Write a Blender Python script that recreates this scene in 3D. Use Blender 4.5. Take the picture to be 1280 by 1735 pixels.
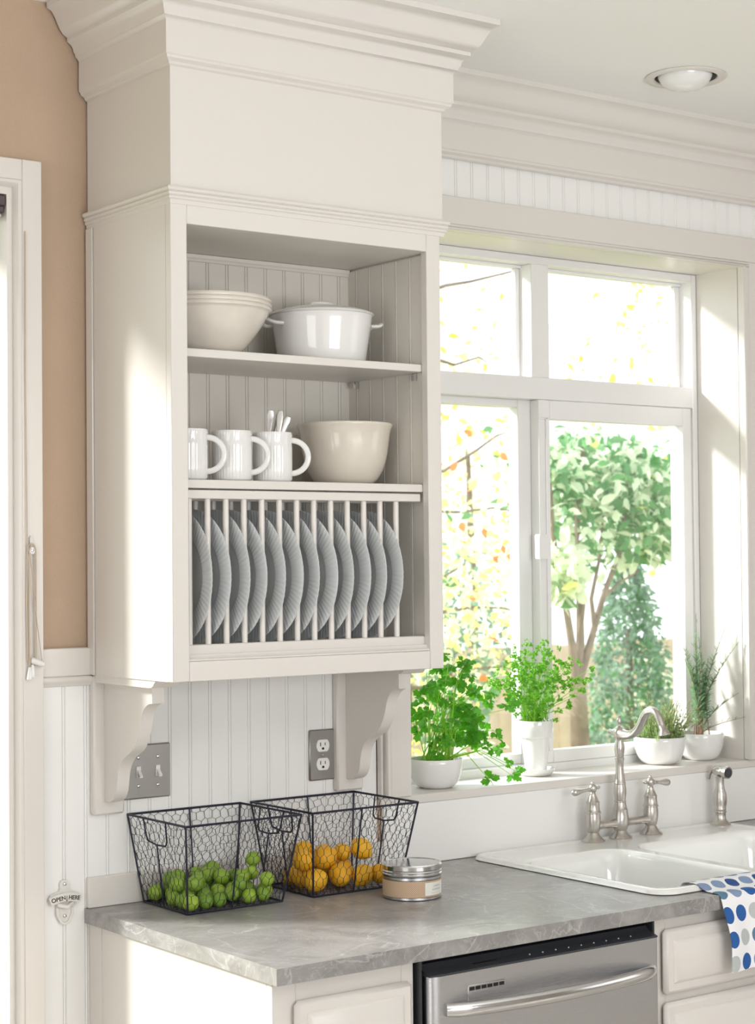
import bpy, bmesh, math, random
from mathutils import Vector, Matrix, Euler
import numpy as np
random.seed(7)
for o in list(bpy.data.objects): bpy.data.objects.remove(o)
S = bpy.context.scene; COL = S.collection; PI = math.pi

# ---------------------------------------------------------------- camera, world, sun, lights, exposure
cd = bpy.data.cameras.new('camera'); cam = bpy.data.objects.new('camera', cd); COL.objects.link(cam)
yaw, pitch, roll = math.radians(-36.3832), math.radians(1.5356), math.radians(-0.5329)
fw = Vector((-math.sin(yaw)*math.cos(pitch), math.cos(yaw)*math.cos(pitch), math.sin(pitch)))
r0 = Vector((math.cos(yaw), math.sin(yaw), 0)); u0 = r0.cross(fw)
rr = r0*math.cos(roll)+u0*math.sin(roll); uu = -r0*math.sin(roll)+u0*math.cos(roll)
cam.matrix_world = Matrix(((rr.x,uu.x,-fw.x,-1.7534),(rr.y,uu.y,-fw.y,-3.4132),(rr.z,uu.z,-fw.z,1.6245),(0,0,0,1)))
cd.sensor_fit = 'HORIZONTAL'; cd.sensor_width = 36; cd.lens = 3094/1280*36
cd.clip_start = .1; cd.clip_end = 200
cd.dof.use_dof = True; cd.dof.focus_distance = 3.75; cd.dof.aperture_fstop = 11
S.camera = cam

w = bpy.data.worlds.new('sky'); S.world = w; w.use_nodes = True
bg = w.node_tree.nodes['Background']; bg.inputs[0].default_value = (.93,.965,1,1); bg.inputs[1].default_value = 2.3

sd = bpy.data.lights.new('sun','SUN'); sd.energy = 7.5; sd.angle = math.radians(10); sd.color = (1,.98,.95)
so = bpy.data.objects.new('sun', sd); COL.objects.link(so)
so.rotation_euler = Vector((1,-1,-.76)).to_track_quat('-Z','Y').to_euler(); so.location = (-3,5,4)

def area(name, loc, aim, sx, sy, e, col):
    l = bpy.data.lights.new(name,'AREA'); l.shape='RECTANGLE'; l.size=sx; l.size_y=sy; l.energy=e; l.color=col
    o = bpy.data.objects.new(name,l); COL.objects.link(o); o.location=loc
    o.rotation_euler=(Vector(aim)-Vector(loc)).to_track_quat('-Z','Y').to_euler()
area('fill_light_front',(-.5,-5.0,.80),(-.2,0,.90),3.4,1.3,13,(.96,.98,1))  # added fill light behind the camera; no windows are built there
area('fill_light_left',(-3.4,-2.6,1.5),(0,-2.2,1.3),1.8,1.6,31,(.97,.985,1))  # unseen area light added to brighten from the left; the wall is solid
area('fill_light_right',(4.2,-3.2,1.6),(0,-2,1.4),1.8,1.5,9,(.97,.985,1))  # weaker added fill from the right, no window behind it

area('ceiling_fill_light',(.3,-3.9,1.7),(.5,-3.0,2.8),1.6,1.2,60,(.965,.98,1))  # added uplight out of view, put in to brighten the ceiling
S.view_settings.view_transform='Standard'; S.view_settings.look='None'
S.view_settings.exposure=0.03; S.view_settings.gamma=1.0; S.view_settings.use_curve_mapping=False

# ---------------------------------------------------------------- materials
def lin(c):
    c=c/255.; return c/12.92 if c<=.04045 else ((c+.055)/1.055)**2.4
def rgb(*c): return tuple(lin(x) for x in c)+(1,)
MATS={}
def nt(m): m.use_nodes=True; return m.node_tree.nodes, m.node_tree.links
def mat(name, col, rough=.5, metal=0, bump=0, bscale=200, spec=.5, coat=0, var=0, vscale=5, trans=0, aniso=None):
    if name in MATS: return MATS[name]
    m=bpy.data.materials.new(name); n,l=nt(m); b=n['Principled BSDF']
    b.inputs['Base Color'].default_value=col; b.inputs['Roughness'].default_value=rough; b.inputs['Metallic'].default_value=metal
    b.inputs['Specular IOR Level'].default_value=spec; b.inputs['Coat Weight'].default_value=coat
    tc=n.new('ShaderNodeTexCoord')
    if var:
        ns=n.new('ShaderNodeTexNoise'); ns.inputs['Scale'].default_value=vscale; ns.inputs['Detail'].default_value=4
        l.new(tc.outputs['Object'],ns.inputs['Vector'])
        r=n.new('ShaderNodeValToRGB'); r.color_ramp.elements[0].position=.3; r.color_ramp.elements[1].position=.7
        r.color_ramp.elements[0].color=tuple(x*(1-var) for x in col[:3])+(1,); r.color_ramp.elements[1].color=tuple(min(1,x*(1+var)) for x in col[:3])+(1,)
        l.new(ns.outputs['Fac'],r.inputs['Fac']); l.new(r.outputs['Color'],b.inputs['Base Color'])
    if bump:
        nb=n.new('ShaderNodeTexNoise'); nb.inputs['Scale'].default_value=bscale; nb.inputs['Detail'].default_value=3
        bp=n.new('ShaderNodeBump'); bp.inputs['Strength'].default_value=bump; bp.inputs['Distance'].default_value=.002
        if aniso:
            mp=n.new('ShaderNodeMapping'); mp.inputs['Scale'].default_value=aniso
            l.new(tc.outputs['Object'],mp.inputs['Vector']); l.new(mp.outputs['Vector'],nb.inputs['Vector'])
        else: l.new(tc.outputs['Object'],nb.inputs['Vector'])
        l.new(nb.outputs['Fac'],bp.inputs['Height']); l.new(bp.outputs['Normal'],b.inputs['Normal'])
    if trans:
        t=n.new('ShaderNodeBsdfTranslucent'); t.inputs['Color'].default_value=tuple(min(1,x*1.5) for x in col[:3])+(1,)
        mx=n.new('ShaderNodeMixShader'); mx.inputs[0].default_value=trans
        l.new(b.outputs[0],mx.inputs[1]); l.new(t.outputs[0],mx.inputs[2]); l.new(mx.outputs[0],n['Material Output'].inputs['Surface'])
    MATS[name]=m; return m
WHITE=mat('white_satin_paint_dim',rgb(222,217,211),.32,bump=.05,bscale=60)  # white paint with dimmer light put into its colour
CEIL=mat('ceiling_paint',rgb(246,245,243),.7,bump=.06,bscale=150)
WHITE_LIT=mat('white_paint_lit',rgb(241,240,238),.38,bump=.04,bscale=60)  # same paint as the trim, colour lightened to stand in for stronger light
INNER=mat('shelf_interior_paint',rgb(222,217,208),.4,bump=.04,bscale=60)
BROWN=mat('tan_wall_paint',rgb(188,163,140),.75,bump=.5,bscale=180,var=.03,vscale=6)
VINYL=mat('white_window_vinyl',rgb(236,235,234),.35)
PORC=mat('white_glazed_porcelain',rgb(232,231,229),.08,coat=.3)
ENAM=mat('white_sink_enamel',rgb(240,240,238),.09,coat=.4)
CREAM=mat('cream_stoneware_glaze',rgb(222,215,204),.16,coat=.3,var=.03,vscale=30)
CREAM2=mat('beige_stoneware_glaze',rgb(218,210,197),.14,coat=.3,var=.03,vscale=20)
PLATE=mat('pale_grey_white_plate_glaze',rgb(232,235,236),.22)
NICKEL=mat('brushed_nickel',rgb(198,193,188),.24,1,bump=.12,bscale=8,aniso=(60,60,900))
STEEL=mat('brushed_stainless_steel',rgb(200,201,204),.26,1,bump=.15,bscale=6,aniso=(4,4,600))
STEEL2=mat('polished_steel',rgb(215,215,216),.14,1)
PLSTEEL=mat('wall_plate_steel',rgb(170,168,165),.38,1,bump=.1,bscale=8,aniso=(4,4,500))
DARKP=mat('dark_grey_plastic',rgb(52,54,58),.35)
BLACK=mat('black_void',rgb(14,14,16),.6)
WIRE=mat('dark_navy_coated_wire',rgb(34,36,52),.42,.2)
SOIL=mat('dark_potting_soil',rgb(52,38,28),.95,bump=1,bscale=300,var=.4,vscale=150)
CORDM=mat('beige_blind_cord',rgb(196,180,162),.7)
CLEARP=mat('clear_white_plastic',rgb(228,226,224),.18)
BLINDM=mat('dark_plum_blind_rail',rgb(84,72,78),.5)
IRONW=mat('distressed_white_cast_iron',rgb(226,222,216),.5,bump=.4,bscale=250)
INK=mat('dark_worn_lettering',rgb(34,30,30),.7)
INKG=mat('grey_printed_lettering',rgb(110,106,102),.7)
PAPERW=mat('white_paper_label',rgb(232,232,224),.75)
LEAFP=mat('flat_parsley_leaf',rgb(78,152,26),.4,trans=.42,var=.35,vscale=25)
LEAFC=mat('curly_parsley_leaf',rgb(112,174,48),.45,trans=.4,var=.5,vscale=60)
STEMM=mat('pale_green_stem',rgb(158,205,70),.45,trans=.4)
LEAFT=mat('thyme_leaf',rgb(158,186,124),.55,trans=.35,var=.35,vscale=90)
LEAFR=mat('rosemary_needle',rgb(134,168,130),.5,trans=.25,var=.3,vscale=60)
WOODS=mat('woody_herb_stem',rgb(150,118,96),.8)
BARK=mat('grey_brown_bark',rgb(128,114,98),.9,bump=.8,bscale=40,var=.3,vscale=12)
FENCEM=mat('weathered_tan_fence',rgb(205,186,158),.85,bump=.3,bscale=30,var=.15,vscale=6)
GRASS=mat('pale_garden_ground',rgb(150,150,96),.95,var=.3,vscale=2)
FLOORM=mat('warm_oak_floor',rgb(222,216,208),.4,var=.04,vscale=4)
OUTW=mat('exterior_white_siding',rgb(225,225,222),.7)
LG1=mat('garden_leaf_green',rgb(96,146,92),.4,trans=.45,var=.35,vscale=6)
LG2=mat('garden_leaf_blown_out',rgb(206,216,192),.35,trans=.5,var=.2,vscale=6)  # leaf colour paled to paint in a blown-out, overexposed look
LG3=mat('garden_leaf_yellow',rgb(222,212,136),.4,trans=.5,var=.15,vscale=6)
LG6=mat('garden_leaf_gold',rgb(204,190,96),.4,trans=.3,var=.25,vscale=6)
LG4=mat('garden_leaf_orange',rgb(214,128,70),.4,trans=.4,var=.15,vscale=6)
LG5=mat('conifer_green',rgb(128,156,134),.6,trans=.3,var=.35,vscale=9)
BULB=mat('frosted_bulb_glass',rgb(238,238,236),.25,coat=.6)

def glass(name):
    m=bpy.data.materials.new(name); n,l=nt(m); n.remove(n['Principled BSDF'])
    t=n.new('ShaderNodeBsdfTransparent'); t.inputs[0].default_value=(.975,.985,.98,1); g=n.new('ShaderNodeBsdfGlossy'); g.inputs['Roughness'].default_value=.01
    f=n.new('ShaderNodeLayerWeight'); f.inputs[0].default_value=.5; mx=n.new('ShaderNodeMixShader')
    pw=n.new('ShaderNodeMath'); pw.operation='POWER'; pw.inputs[1].default_value=4; l.new(f.outputs['Facing'],pw.inputs[0])
    ma=n.new('ShaderNodeMath'); ma.operation='MULTIPLY_ADD'; ma.inputs[1].default_value=.8; ma.inputs[2].default_value=.03; l.new(pw.outputs[0],ma.inputs[0])
    l.new(ma.outputs[0],mx.inputs[0]); l.new(t.outputs[0],mx.inputs[1]); l.new(g.outputs[0],mx.inputs[2]); l.new(mx.outputs[0],n['Material Output'].inputs['Surface'])
    return m
GLASS=glass('window_glass')

def stone():
    m=bpy.data.materials.new('grey_marbled_laminate'); n,l=nt(m); b=n['Principled BSDF']; tc=n.new('ShaderNodeTexCoord')
    ns=n.new('ShaderNodeTexNoise'); ns.inputs['Scale'].default_value=9; ns.inputs['Detail'].default_value=10; ns.inputs['Roughness'].default_value=.65; ns.inputs['Distortion'].default_value=1.2
    l.new(tc.outputs['Object'],ns.inputs['Vector'])
    r=n.new('ShaderNodeValToRGB'); e=r.color_ramp.elements; e[0].position=.3; e[0].color=rgb(128,125,123); e[1].position=.72; e[1].color=rgb(168,165,163)
    l.new(ns.outputs['Fac'],r.inputs['Fac'])
    mp=n.new('ShaderNodeMapping'); mp.inputs['Rotation'].default_value=(0,0,.6); l.new(tc.outputs['Object'],mp.inputs['Vector'])
    vn=n.new('ShaderNodeTexNoise'); vn.inputs['Scale'].default_value=3.4; vn.inputs['Detail'].default_value=7; vn.inputs['Distortion'].default_value=1.6; l.new(mp.outputs[0],vn.inputs['Vector'])
    def vein(src,wid):
        s=n.new('ShaderNodeMath'); s.operation='SUBTRACT'; s.inputs[1].default_value=.5; l.new(src,s.inputs[0])
        a=n.new('ShaderNodeMath'); a.operation='ABSOLUTE'; l.new(s.outputs[0],a.inputs[0])
        q=n.new('ShaderNodeMapRange'); q.inputs['From Min'].default_value=0; q.inputs['From Max'].default_value=wid; q.inputs['To Min'].default_value=1; q.inputs['To Max'].default_value=0; l.new(a.outputs[0],q.inputs['Value']); return q.outputs[0]
    v1=vein(vn.outputs['Fac'],.012)
    vn2=n.new('ShaderNodeTexNoise'); vn2.inputs['Scale'].default_value=14; vn2.inputs['Detail'].default_value=6; vn2.inputs['Distortion'].default_value=2.5; l.new(tc.outputs['Object'],vn2.inputs['Vector'])
    v2=vein(vn2.outputs['Fac'],.018)
    ml=n.new('ShaderNodeMath'); ml.operation='MULTIPLY'; ml.inputs[1].default_value=.35; l.new(v2,ml.inputs[0])
    ad=n.new('ShaderNodeMath'); ad.operation='MULTIPLY_ADD'; ad.inputs[1].default_value=.5; l.new(v1,ad.inputs[0]); l.new(ml.outputs[0],ad.inputs[2]); ad.use_clamp=True
    mx=n.new('ShaderNodeMix'); mx.data_type='RGBA'; l.new(ad.outputs[0],mx.inputs[0]); l.new(r.outputs[0],mx.inputs[6]); mx.inputs[7].default_value=rgb(198,196,194)
    l.new(mx.outputs[2],b.inputs['Base Color']); b.inputs['Roughness'].default_value=.3
    return m
STONE=stone()

def fruit(name,c1,c2,c3,bs):
    m=bpy.data.materials.new(name); n,l=nt(m); b=n['Principled BSDF']; tc=n.new('ShaderNodeTexCoord'); oi=n.new('ShaderNodeObjectInfo')
    r=n.new('ShaderNodeValToRGB'); e=r.color_ramp.elements; e[0].color=c1; e[1].color=c2; l.new(oi.outputs['Random'],r.inputs['Fac'])
    ns=n.new('ShaderNodeTexNoise'); ns.noise_dimensions='4D'; ns.inputs['Scale'].default_value=28; ns.inputs['Detail'].default_value=2; l.new(tc.outputs['Object'],ns.inputs['Vector'])
    w_=n.new('ShaderNodeMath'); w_.operation='MULTIPLY'; w_.inputs[1].default_value=30; l.new(oi.outputs['Random'],w_.inputs[0]); l.new(w_.outputs[0],ns.inputs['W'])
    q=n.new('ShaderNodeMapRange'); q.inputs['From Min'].default_value=.45; q.inputs['From Max'].default_value=.75; l.new(ns.outputs['Fac'],q.inputs['Value'])
    mx=n.new('ShaderNodeMix'); mx.data_type='RGBA'; l.new(q.outputs[0],mx.inputs[0]); l.new(r.outputs[0],mx.inputs[6]); mx.inputs[7].default_value=c3
    l.new(mx.outputs[2],b.inputs['Base Color']); b.inputs['Roughness'].default_value=.32
    nb=n.new('ShaderNodeTexNoise'); nb.inputs['Scale'].default_value=bs; l.new(tc.outputs['Object'],nb.inputs['Vector'])
    bp=n.new('ShaderNodeBump'); bp.inputs['Strength'].default_value=.35; bp.inputs['Distance'].default_value=.001; l.new(nb.outputs['Fac'],bp.inputs['Height']); l.new(bp.outputs[0],b.inputs['Normal'])
    return m
LIMEM=fruit('lime_skin',rgb(60,116,30),rgb(158,192,56),rgb(178,200,80),500)
LEMONM=fruit('lemon_skin',rgb(240,178,24),rgb(250,196,44),rgb(236,160,20),450)

def kraft():
    m=bpy.data.materials.new('patterned_kraft_paper'); n,l=nt(m); b=n['Principled BSDF']; tc=n.new('ShaderNodeTexCoord')
    uv=n.new('ShaderNodeMapping'); uv.inputs['Scale'].default_value=(330,330,1); uv.inputs['Rotation'].default_value=(0,0,.785); l.new(tc.outputs['UV'],uv.inputs['Vector'])
    ck=n.new('ShaderNodeTexVoronoi'); ck.inputs['Randomness'].default_value=0; ck.inputs['Scale'].default_value=1; l.new(uv.outputs[0],ck.inputs['Vector'])
    q=n.new('ShaderNodeMath'); q.operation='LESS_THAN'; q.inputs[1].default_value=.24; l.new(ck.outputs['Distance'],q.inputs[0])
    mx=n.new('ShaderNodeMix'); mx.data_type='RGBA'; l.new(q.outputs[0],mx.inputs[0]); mx.inputs[6].default_value=rgb(188,158,128); mx.inputs[7].default_value=rgb(228,212,190)
    l.new(mx.outputs[2],b.inputs['Base Color']); b.inputs['Roughness'].default_value=.8; return m
KRAFT=kraft()
def dots():
    m=bpy.data.materials.new('white_cotton_with_dots'); n,l=nt(m); b=n['Principled BSDF']; tc=n.new('ShaderNodeTexCoord')
    mp=n.new('ShaderNodeMapping'); mp.inputs['Scale'].default_value=(1/.043,1/.050,1); l.new(tc.outputs['UV'],mp.inputs['Vector'])
    fl=n.new('ShaderNodeVectorMath'); fl.operation='FLOOR'; l.new(mp.outputs[0],fl.inputs[0])
    fr=n.new('ShaderNodeVectorMath'); fr.operation='FRACTION'; l.new(mp.outputs[0],fr.inputs[0])
    sb=n.new('ShaderNodeVectorMath'); sb.operation='SUBTRACT'; sb.inputs[1].default_value=(.5,.5,0); l.new(fr.outputs[0],sb.inputs[0])
    mu=n.new('ShaderNodeVectorMath'); mu.operation='MULTIPLY'; mu.inputs[1].default_value=(.043,.050,0); l.new(sb.outputs[0],mu.inputs[0])
    ln=n.new('ShaderNodeVectorMath'); ln.operation='LENGTH'; l.new(mu.outputs[0],ln.inputs[0])
    lt=n.new('ShaderNodeMath'); lt.operation='LESS_THAN'; lt.inputs[1].default_value=.0172; l.new(ln.outputs['Value'],lt.inputs[0])
    wn=n.new('ShaderNodeTexWhiteNoise'); wn.noise_dimensions='2D'; l.new(fl.outputs[0],wn.inputs['Vector'])
    r=n.new('ShaderNodeValToRGB'); r.color_ramp.interpolation='CONSTANT'; e=r.color_ramp.elements
    e[0].position=0; e[0].color=rgb(38,92,160); e[1].position=.3; e[1].color=rgb(132,152,186)
    for p,c in ((.52,rgb(186,190,190)),(.75,rgb(44,78,140)),(.88,rgb(90,124,150))): x=e.new(p); x.color=c
    l.new(wn.outputs['Value'],r.inputs['Fac'])
    mx=n.new('ShaderNodeMix'); mx.data_type='RGBA'; l.new(lt.outputs[0],mx.inputs[0]); mx.inputs[6].default_value=rgb(240,240,242); l.new(r.outputs[0],mx.inputs[7])
    l.new(mx.outputs[2],b.inputs['Base Color']); b.inputs['Roughness'].default_value=.85; return m
DOTS=dots()

# ---------------------------------------------------------------- mesh helpers
ORG={}
class G:
    def __init__(s): s.v=[]; s.f=[]; s.uv=None
    def add(s,vs,fs):
        k=len(s.v); s.v+=[tuple(v) for v in vs]; s.f+=[tuple(i+k for i in f) for f in fs]; return s
    def box(s,x0,x1,y0,y1,z0,z1,b=0):
        c=((x0+x1)/2,(y0+y1)/2,(z0+z1)/2); h=(abs(x1-x0)/2,abs(y1-y0)/2,abs(z1-z0)/2)
        if not b:
            vs=[(c[0]+sx*h[0],c[1]+sy*h[1],c[2]+sz*h[2]) for sx in(-1,1) for sy in(-1,1) for sz in(-1,1)]
            return s.add(vs,[(0,1,3,2),(4,6,7,5),(0,4,5,1),(2,3,7,6),(0,2,6,4),(1,5,7,3)])
        b=min(b,min(h)*.95); vs=[]; ix={}
        for sx in(-1,1):
            for sy in(-1,1):
                for sz in(-1,1):
                    sg=(sx,sy,sz)
                    for a in range(3):
                        p=[c[i]+sg[i]*(h[i] if i==a else h[i]-b) for i in range(3)]; ix[(sg,a)]=len(vs); vs.append(p)
        fs=[]
        for a in range(3):
            o=[i for i in range(3) if i!=a]
            for sa in(-1,1):
                q=[]
                for u,v in((-1,-1),(1,-1),(1,1),(-1,1)):
                    g=[0,0,0]; g[a]=sa; g[o[0]]=u; g[o[1]]=v; q.append(ix[(tuple(g),a)])
                fs.append(q)
            for u in(-1,1):
                for v in(-1,1):
                    g0=[0,0,0]; g0[o[0]]=u; g0[o[1]]=v; g1=list(g0); g0[a]=-1; g1[a]=1
                    fs.append((ix[(tuple(g0),o[0])],ix[(tuple(g1),o[0])],ix[(tuple(g1),o[1])],ix[(tuple(g0),o[1])]))
        for sx in(-1,1):
            for sy in(-1,1):
                for sz in(-1,1): fs.append(tuple(ix[((sx,sy,sz),a)] for a in range(3)))
        return s.add(vs,fs)
    def prism(s,poly,axis,a,b):
        n=len(poly); vs=[]
        for t in(a,b):
            for p,q in poly: vs.append({'x':(t,p,q),'y':(p,t,q),'z':(p,q,t)}[axis])
        return s.add(vs,[tuple(range(n)),tuple(range(n,2*n))]+[(i,(i+1)%n,n+(i+1)%n,n+i) for i in range(n)])
    def lathe(s,prof,c=(0,0,0),n=32,ax='z',mod=None,sx=1,sy=1):
        vs=[];fs=[];m=len(prof)
        for j in range(n):
            a=2*PI*j/n
            for i,(r,z) in enumerate(prof):
                if mod: r,z=mod(r,z,j,i)
                p=(r*math.cos(a)*sx,r*math.sin(a)*sy,z)
                if ax=='x': p=(p[2],p[0],p[1])
                elif ax=='y': p=(p[0],p[2],p[1])
                vs.append((c[0]+p[0],c[1]+p[1],c[2]+p[2]))
        for j in range(n):
            k=(j+1)%n
            for i in range(m-1): fs.append((j*m+i,k*m+i,k*m+i+1,j*m+i+1))
        return s.add(vs,fs)
    def tube(s,pts,r,n=8,closed=False,caps=True,flat=None):
        P=[Vector(p) for p in pts]; m=len(P); R=r if isinstance(r,(list,tuple)) else [r]*m
        vs=[];fs=[]; up=None
        for i in range(m):
            if closed: t=P[(i+1)%m]-P[i-1]
            else: t=P[min(i+1,m-1)]-P[max(i-1,0)]
            if t.length<1e-9: t=Vector((0,0,1))
            t.normalize()
            if up is None:
                up=t.orthogonal().normalized() if flat is None else (Vector(flat)-t*t.dot(Vector(flat))).normalized()
            else: up=(up-t*up.dot(t)); up=up.normalized() if up.length>1e-6 else t.orthogonal().normalized()
            sd_=t.cross(up)
            for k in range(n):
                a=2*PI*k/n; q=R[i]; qa,qb=(q if isinstance(q,tuple) else (q,q))
                vs.append(P[i]+up*math.cos(a)*qa+sd_*math.sin(a)*qb)
        for i in range(m if closed else m-1):
            j=(i+1)%m
            for k in range(n): fs.append((i*n+k,i*n+(k+1)%n,j*n+(k+1)%n,j*n+k))
        if caps and not closed: fs+= [tuple(range(n)),tuple((m-1)*n+k for k in range(n))]
        return s.add(vs,fs)
    def sweep(s,prof,path,z=True):
        # prof: (offset,z) ring open polyline; path: list of (x,y,nx,ny) where n is the miter vector
        m=len(prof); vs=[];fs=[]
        for (x,y,nx,ny) in path:
            for t,zz in prof: vs.append((x+nx*t,y+ny*t,zz))
        for i in range(len(path)-1):
            for k in range(m): fs.append((i*m+k,i*m+(k+1)%m,(i+1)*m+(k+1)%m,(i+1)*m+k))
        fs+=[tuple(range(m)),tuple((len(path)-1)*m+k for k in range(m))]
        return s.add(vs,fs)
    def sphere(s,c,r,n=16,m=10,sc=(1,1,1)):
        pr=[(r*math.sin(PI*i/m),-r*math.cos(PI*i/m)) for i in range(m+1)]; pr[0]=(r*.002,-r); pr[-1]=(r*.002,r)
        k=len(s.v); s.lathe(pr,(0,0,0),n)
        for i in range(k,len(s.v)): v=s.v[i]; s.v[i]=(c[0]+v[0]*sc[0],c[1]+v[1]*sc[1],c[2]+v[2]*sc[2])
        return s
    def rot(s,k,M_):
        for i in range(k,len(s.v)): s.v[i]=tuple(M_@Vector(s.v[i]))
        return s
def mesh_of(g,name,material,smooth=40,fix=True,off=(0,0,0)):
    me=bpy.data.meshes.new(name)
    me.from_pydata([(v[0]-off[0],v[1]-off[1],v[2]-off[2]) for v in g.v],[],g.f)
    if g.uv:
        u=me.uv_layers.new(name='UVMap'); 
        for lp in me.loops: u.data[lp.index].uv=g.uv[lp.vertex_index]
    if fix:
        b=bmesh.new(); b.from_mesh(me); bmesh.ops.recalc_face_normals(b,faces=b.faces); b.to_mesh(me); b.free()
    me.materials.append(material)
    if smooth:
        me.polygons.foreach_set('use_smooth',[True]*len(me.polygons)); me.set_sharp_from_angle(angle=math.radians(smooth))
    me.update(); return me
def build(g,name,material,parent=None,smooth=40,fix=True,label=None,stuff=False):
    if parent is not None: off=ORG[parent.name]
    else:
        a=np.array(g.v); off=((a[:,0].min()+a[:,0].max())/2,(a[:,1].min()+a[:,1].max())/2,a[:,2].min())
    o=bpy.data.objects.new(name,mesh_of(g,name,material,smooth,fix,off)); COL.objects.link(o)
    if parent is not None: o.parent=parent; ORG[o.name]=off
    else: o.location=off; ORG[o.name]=tuple(off)
    if label: o['label']=label
    if stuff: o['kind']='stuff'
    return o
def tag(o,label,cat,group=None):
    o['label']=label; o['category']=cat
    if group: o['group']=group
    return o
def thing(name,label,cat,loc,group=None):
    o=bpy.data.objects.new(name,None); COL.objects.link(o); o.location=loc; o.empty_display_size=.05; ORG[o.name]=tuple(loc)
    return tag(o,label,cat,group)
def struct(name,loc=None,g=None,m=None,smooth=40,label=None):
    if g is None:
        o=bpy.data.objects.new(name,None); COL.objects.link(o); o.location=loc; ORG[o.name]=tuple(loc)
    else: o=build(g,name,m,None,smooth)
    o['kind']='structure'
    if label: o['label']=label
    return o
def copy_tree(o,parent=None):
    c=o.copy(); COL.objects.link(c); c.parent=parent; ORG[c.name]=ORG[o.name]
    for ch in list(o.children): copy_tree(ch,c)
    return c
def arc(cx,cy,r,a0,a1,n): return [(cx+r*math.cos(math.radians(a0+(a1-a0)*i/n)),cy+r*math.sin(math.radians(a0+(a1-a0)*i/n))) for i in range(n+1)]
ORD=['first','second','third','fourth','fifth','sixth','seventh','eighth','ninth','tenth','eleventh','twelfth','thirteenth','fourteenth']

# ---------------------------------------------------------------- room shell
CZ=2.786
struct('floor',g=G().box(-3.6,4.4,-5.6,.24,-.05,0),m=FLOORM)
W=G()
for b in ((-3.6,-1.12,0,CZ),(-1.12,-.154,2.392,CZ),(-.154,.828,0,CZ),(.828,2.0,0,1.052),(.828,2.0,2.427,CZ),(2.0,4.4,0,CZ)): W.box(b[0],b[1],.006,.24,b[2],b[3])
wall=struct('wall_back',g=W,m=BROWN)
struct('wall_left',g=G().box(-3.7,-3.6,-5.6,.24,0,CZ),m=WHITE)
struct('wall_right',g=G().box(4.4,4.5,-5.6,.24,0,CZ),m=WHITE)
struct('wall_front',g=G().box(-3.6,4.4,-5.7,-5.6,0,CZ),m=WHITE)
# ceiling with the round hole of the recessed lamp
LX,LY,LR=1.452,-.335,.076
g=G(); N=32; ring=[(LX+LR*math.cos(2*PI*i/N),LY+LR*math.sin(2*PI*i/N)) for i in range(N)]
sq=[]
for i in range(N):
    a=2*PI*i/N; c,s_=math.cos(a),math.sin(a); k=.2/max(abs(c),abs(s_)); sq.append((LX+c*k,LY+s_*k))
vs=[(p[0],p[1],CZ) for p in ring]+[(p[0],p[1],CZ) for p in sq]+[(p[0],p[1],CZ+.1) for p in ring]+[(p[0],p[1],CZ+.1) for p in sq]
fs=[]
for i in range(N):
    j=(i+1)%N; fs+=[(i,j,N+j,N+i),(2*N+i,2*N+j,3*N+j,3*N+i),(i,j,2*N+j,2*N+i)]
g.add(vs,fs)
x0,x1,y0,y1=LX-.2,LX+.2,LY-.2,LY+.2
g.box(-3.7,x0,-5.7,.24,CZ,CZ+.1); g.box(x1,4.5,-5.7,.24,CZ,CZ+.1); g.box(x0,x1,-5.7,y0,CZ,CZ+.1); g.box(x0,x1,y1,.24,CZ,CZ+.1)
struct('ceiling',g=g,m=CEIL,smooth=0)

# beadboard: every board is its own piece
def board_mesh(h,wd=.05,depth=.006,m=WHITE_LIT,name='board'):
    d=.0026; pr=[(0,d),(.0013,.0002),(.0034,-.0006),(.0055,.0002),(.0068,d),(.0081,0),(wd-.0006,0),(wd,d),(wd,depth),(0,depth)]
    g=G().prism(pr,'z',0,h); return mesh_of(g,name,m,30)
def boards(parent,xs,z0,z1,y,m=WHITE_LIT,me=None,rot=0,name='board'):
    me=me or board_mesh(z1-z0,m=m); og=ORG[parent.name]
    for p in xs:
        o=bpy.data.objects.new(name,me); COL.objects.link(o); o.parent=parent
        q=(p,y) if not rot else (y,p)
        o.location=(q[0]-og[0],q[1]-og[1],z0-og[2]); o.rotation_euler=(0,0,rot); ORG[o.name]=og
GX=-.0485
boards(wall,[GX-.05],0,1.374,0); boards(wall,[GX],0,1.374,0); boards(wall,[GX+.05],0,1.40,0)
boards(wall,[GX+.05*i for i in range(2,16)],.90,1.40,0)
boards(wall,[GX+.05*i for i in range(14,50)],2.49,2.70,0)

# trims
g=G().box(-.0975,.0137,-.012,0,1.393,1.4515,.002)
g.prism([(0,1.372),(-.006,1.374),(-.008,1.378),(-.012,1.381),(-.016,1.386),(-.016,1.390),(-.013,1.393),(0,1.393)],'x',-.0975,.0137)
struct('trim_1',g=g,m=WHITE,label='white cap rail above the beadboard left of the plate rack')
CP=[(.095,2.7858),(.095,2.773),(.084,2.7675),(.077,2.757),(.071,2.744),(.065,2.732),(.058,2.723),(.049,2.718),(.049,2.7095),(.040,2.704),(.0355,2.697),(.034,2.690),(.0305,2.6855),(.030,2.680),(.026,2.6775),(.0225,2.672),(0,2.672),(0,2.7858)]
FR=[(.022,2.674),(.022,2.609),(.019,2.606),(.018,2.602),(.010,2.597),(.008,2.5925),(.004,2.590),(0,2.590),(0,2.674)]
path=[(.70,0,0,-1),(4.39,0,0,-1)]
struct('trim_2',g=G().sweep([(a+.004,b) for a,b in CP],path),m=WHITE,smooth=50,label='white crown moulding above the window')
struct('trim_3',g=G().sweep([(a+.004,b) for a,b in FR],path),m=WHITE,smooth=30,label='white frieze board with lower bead above the window')
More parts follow.
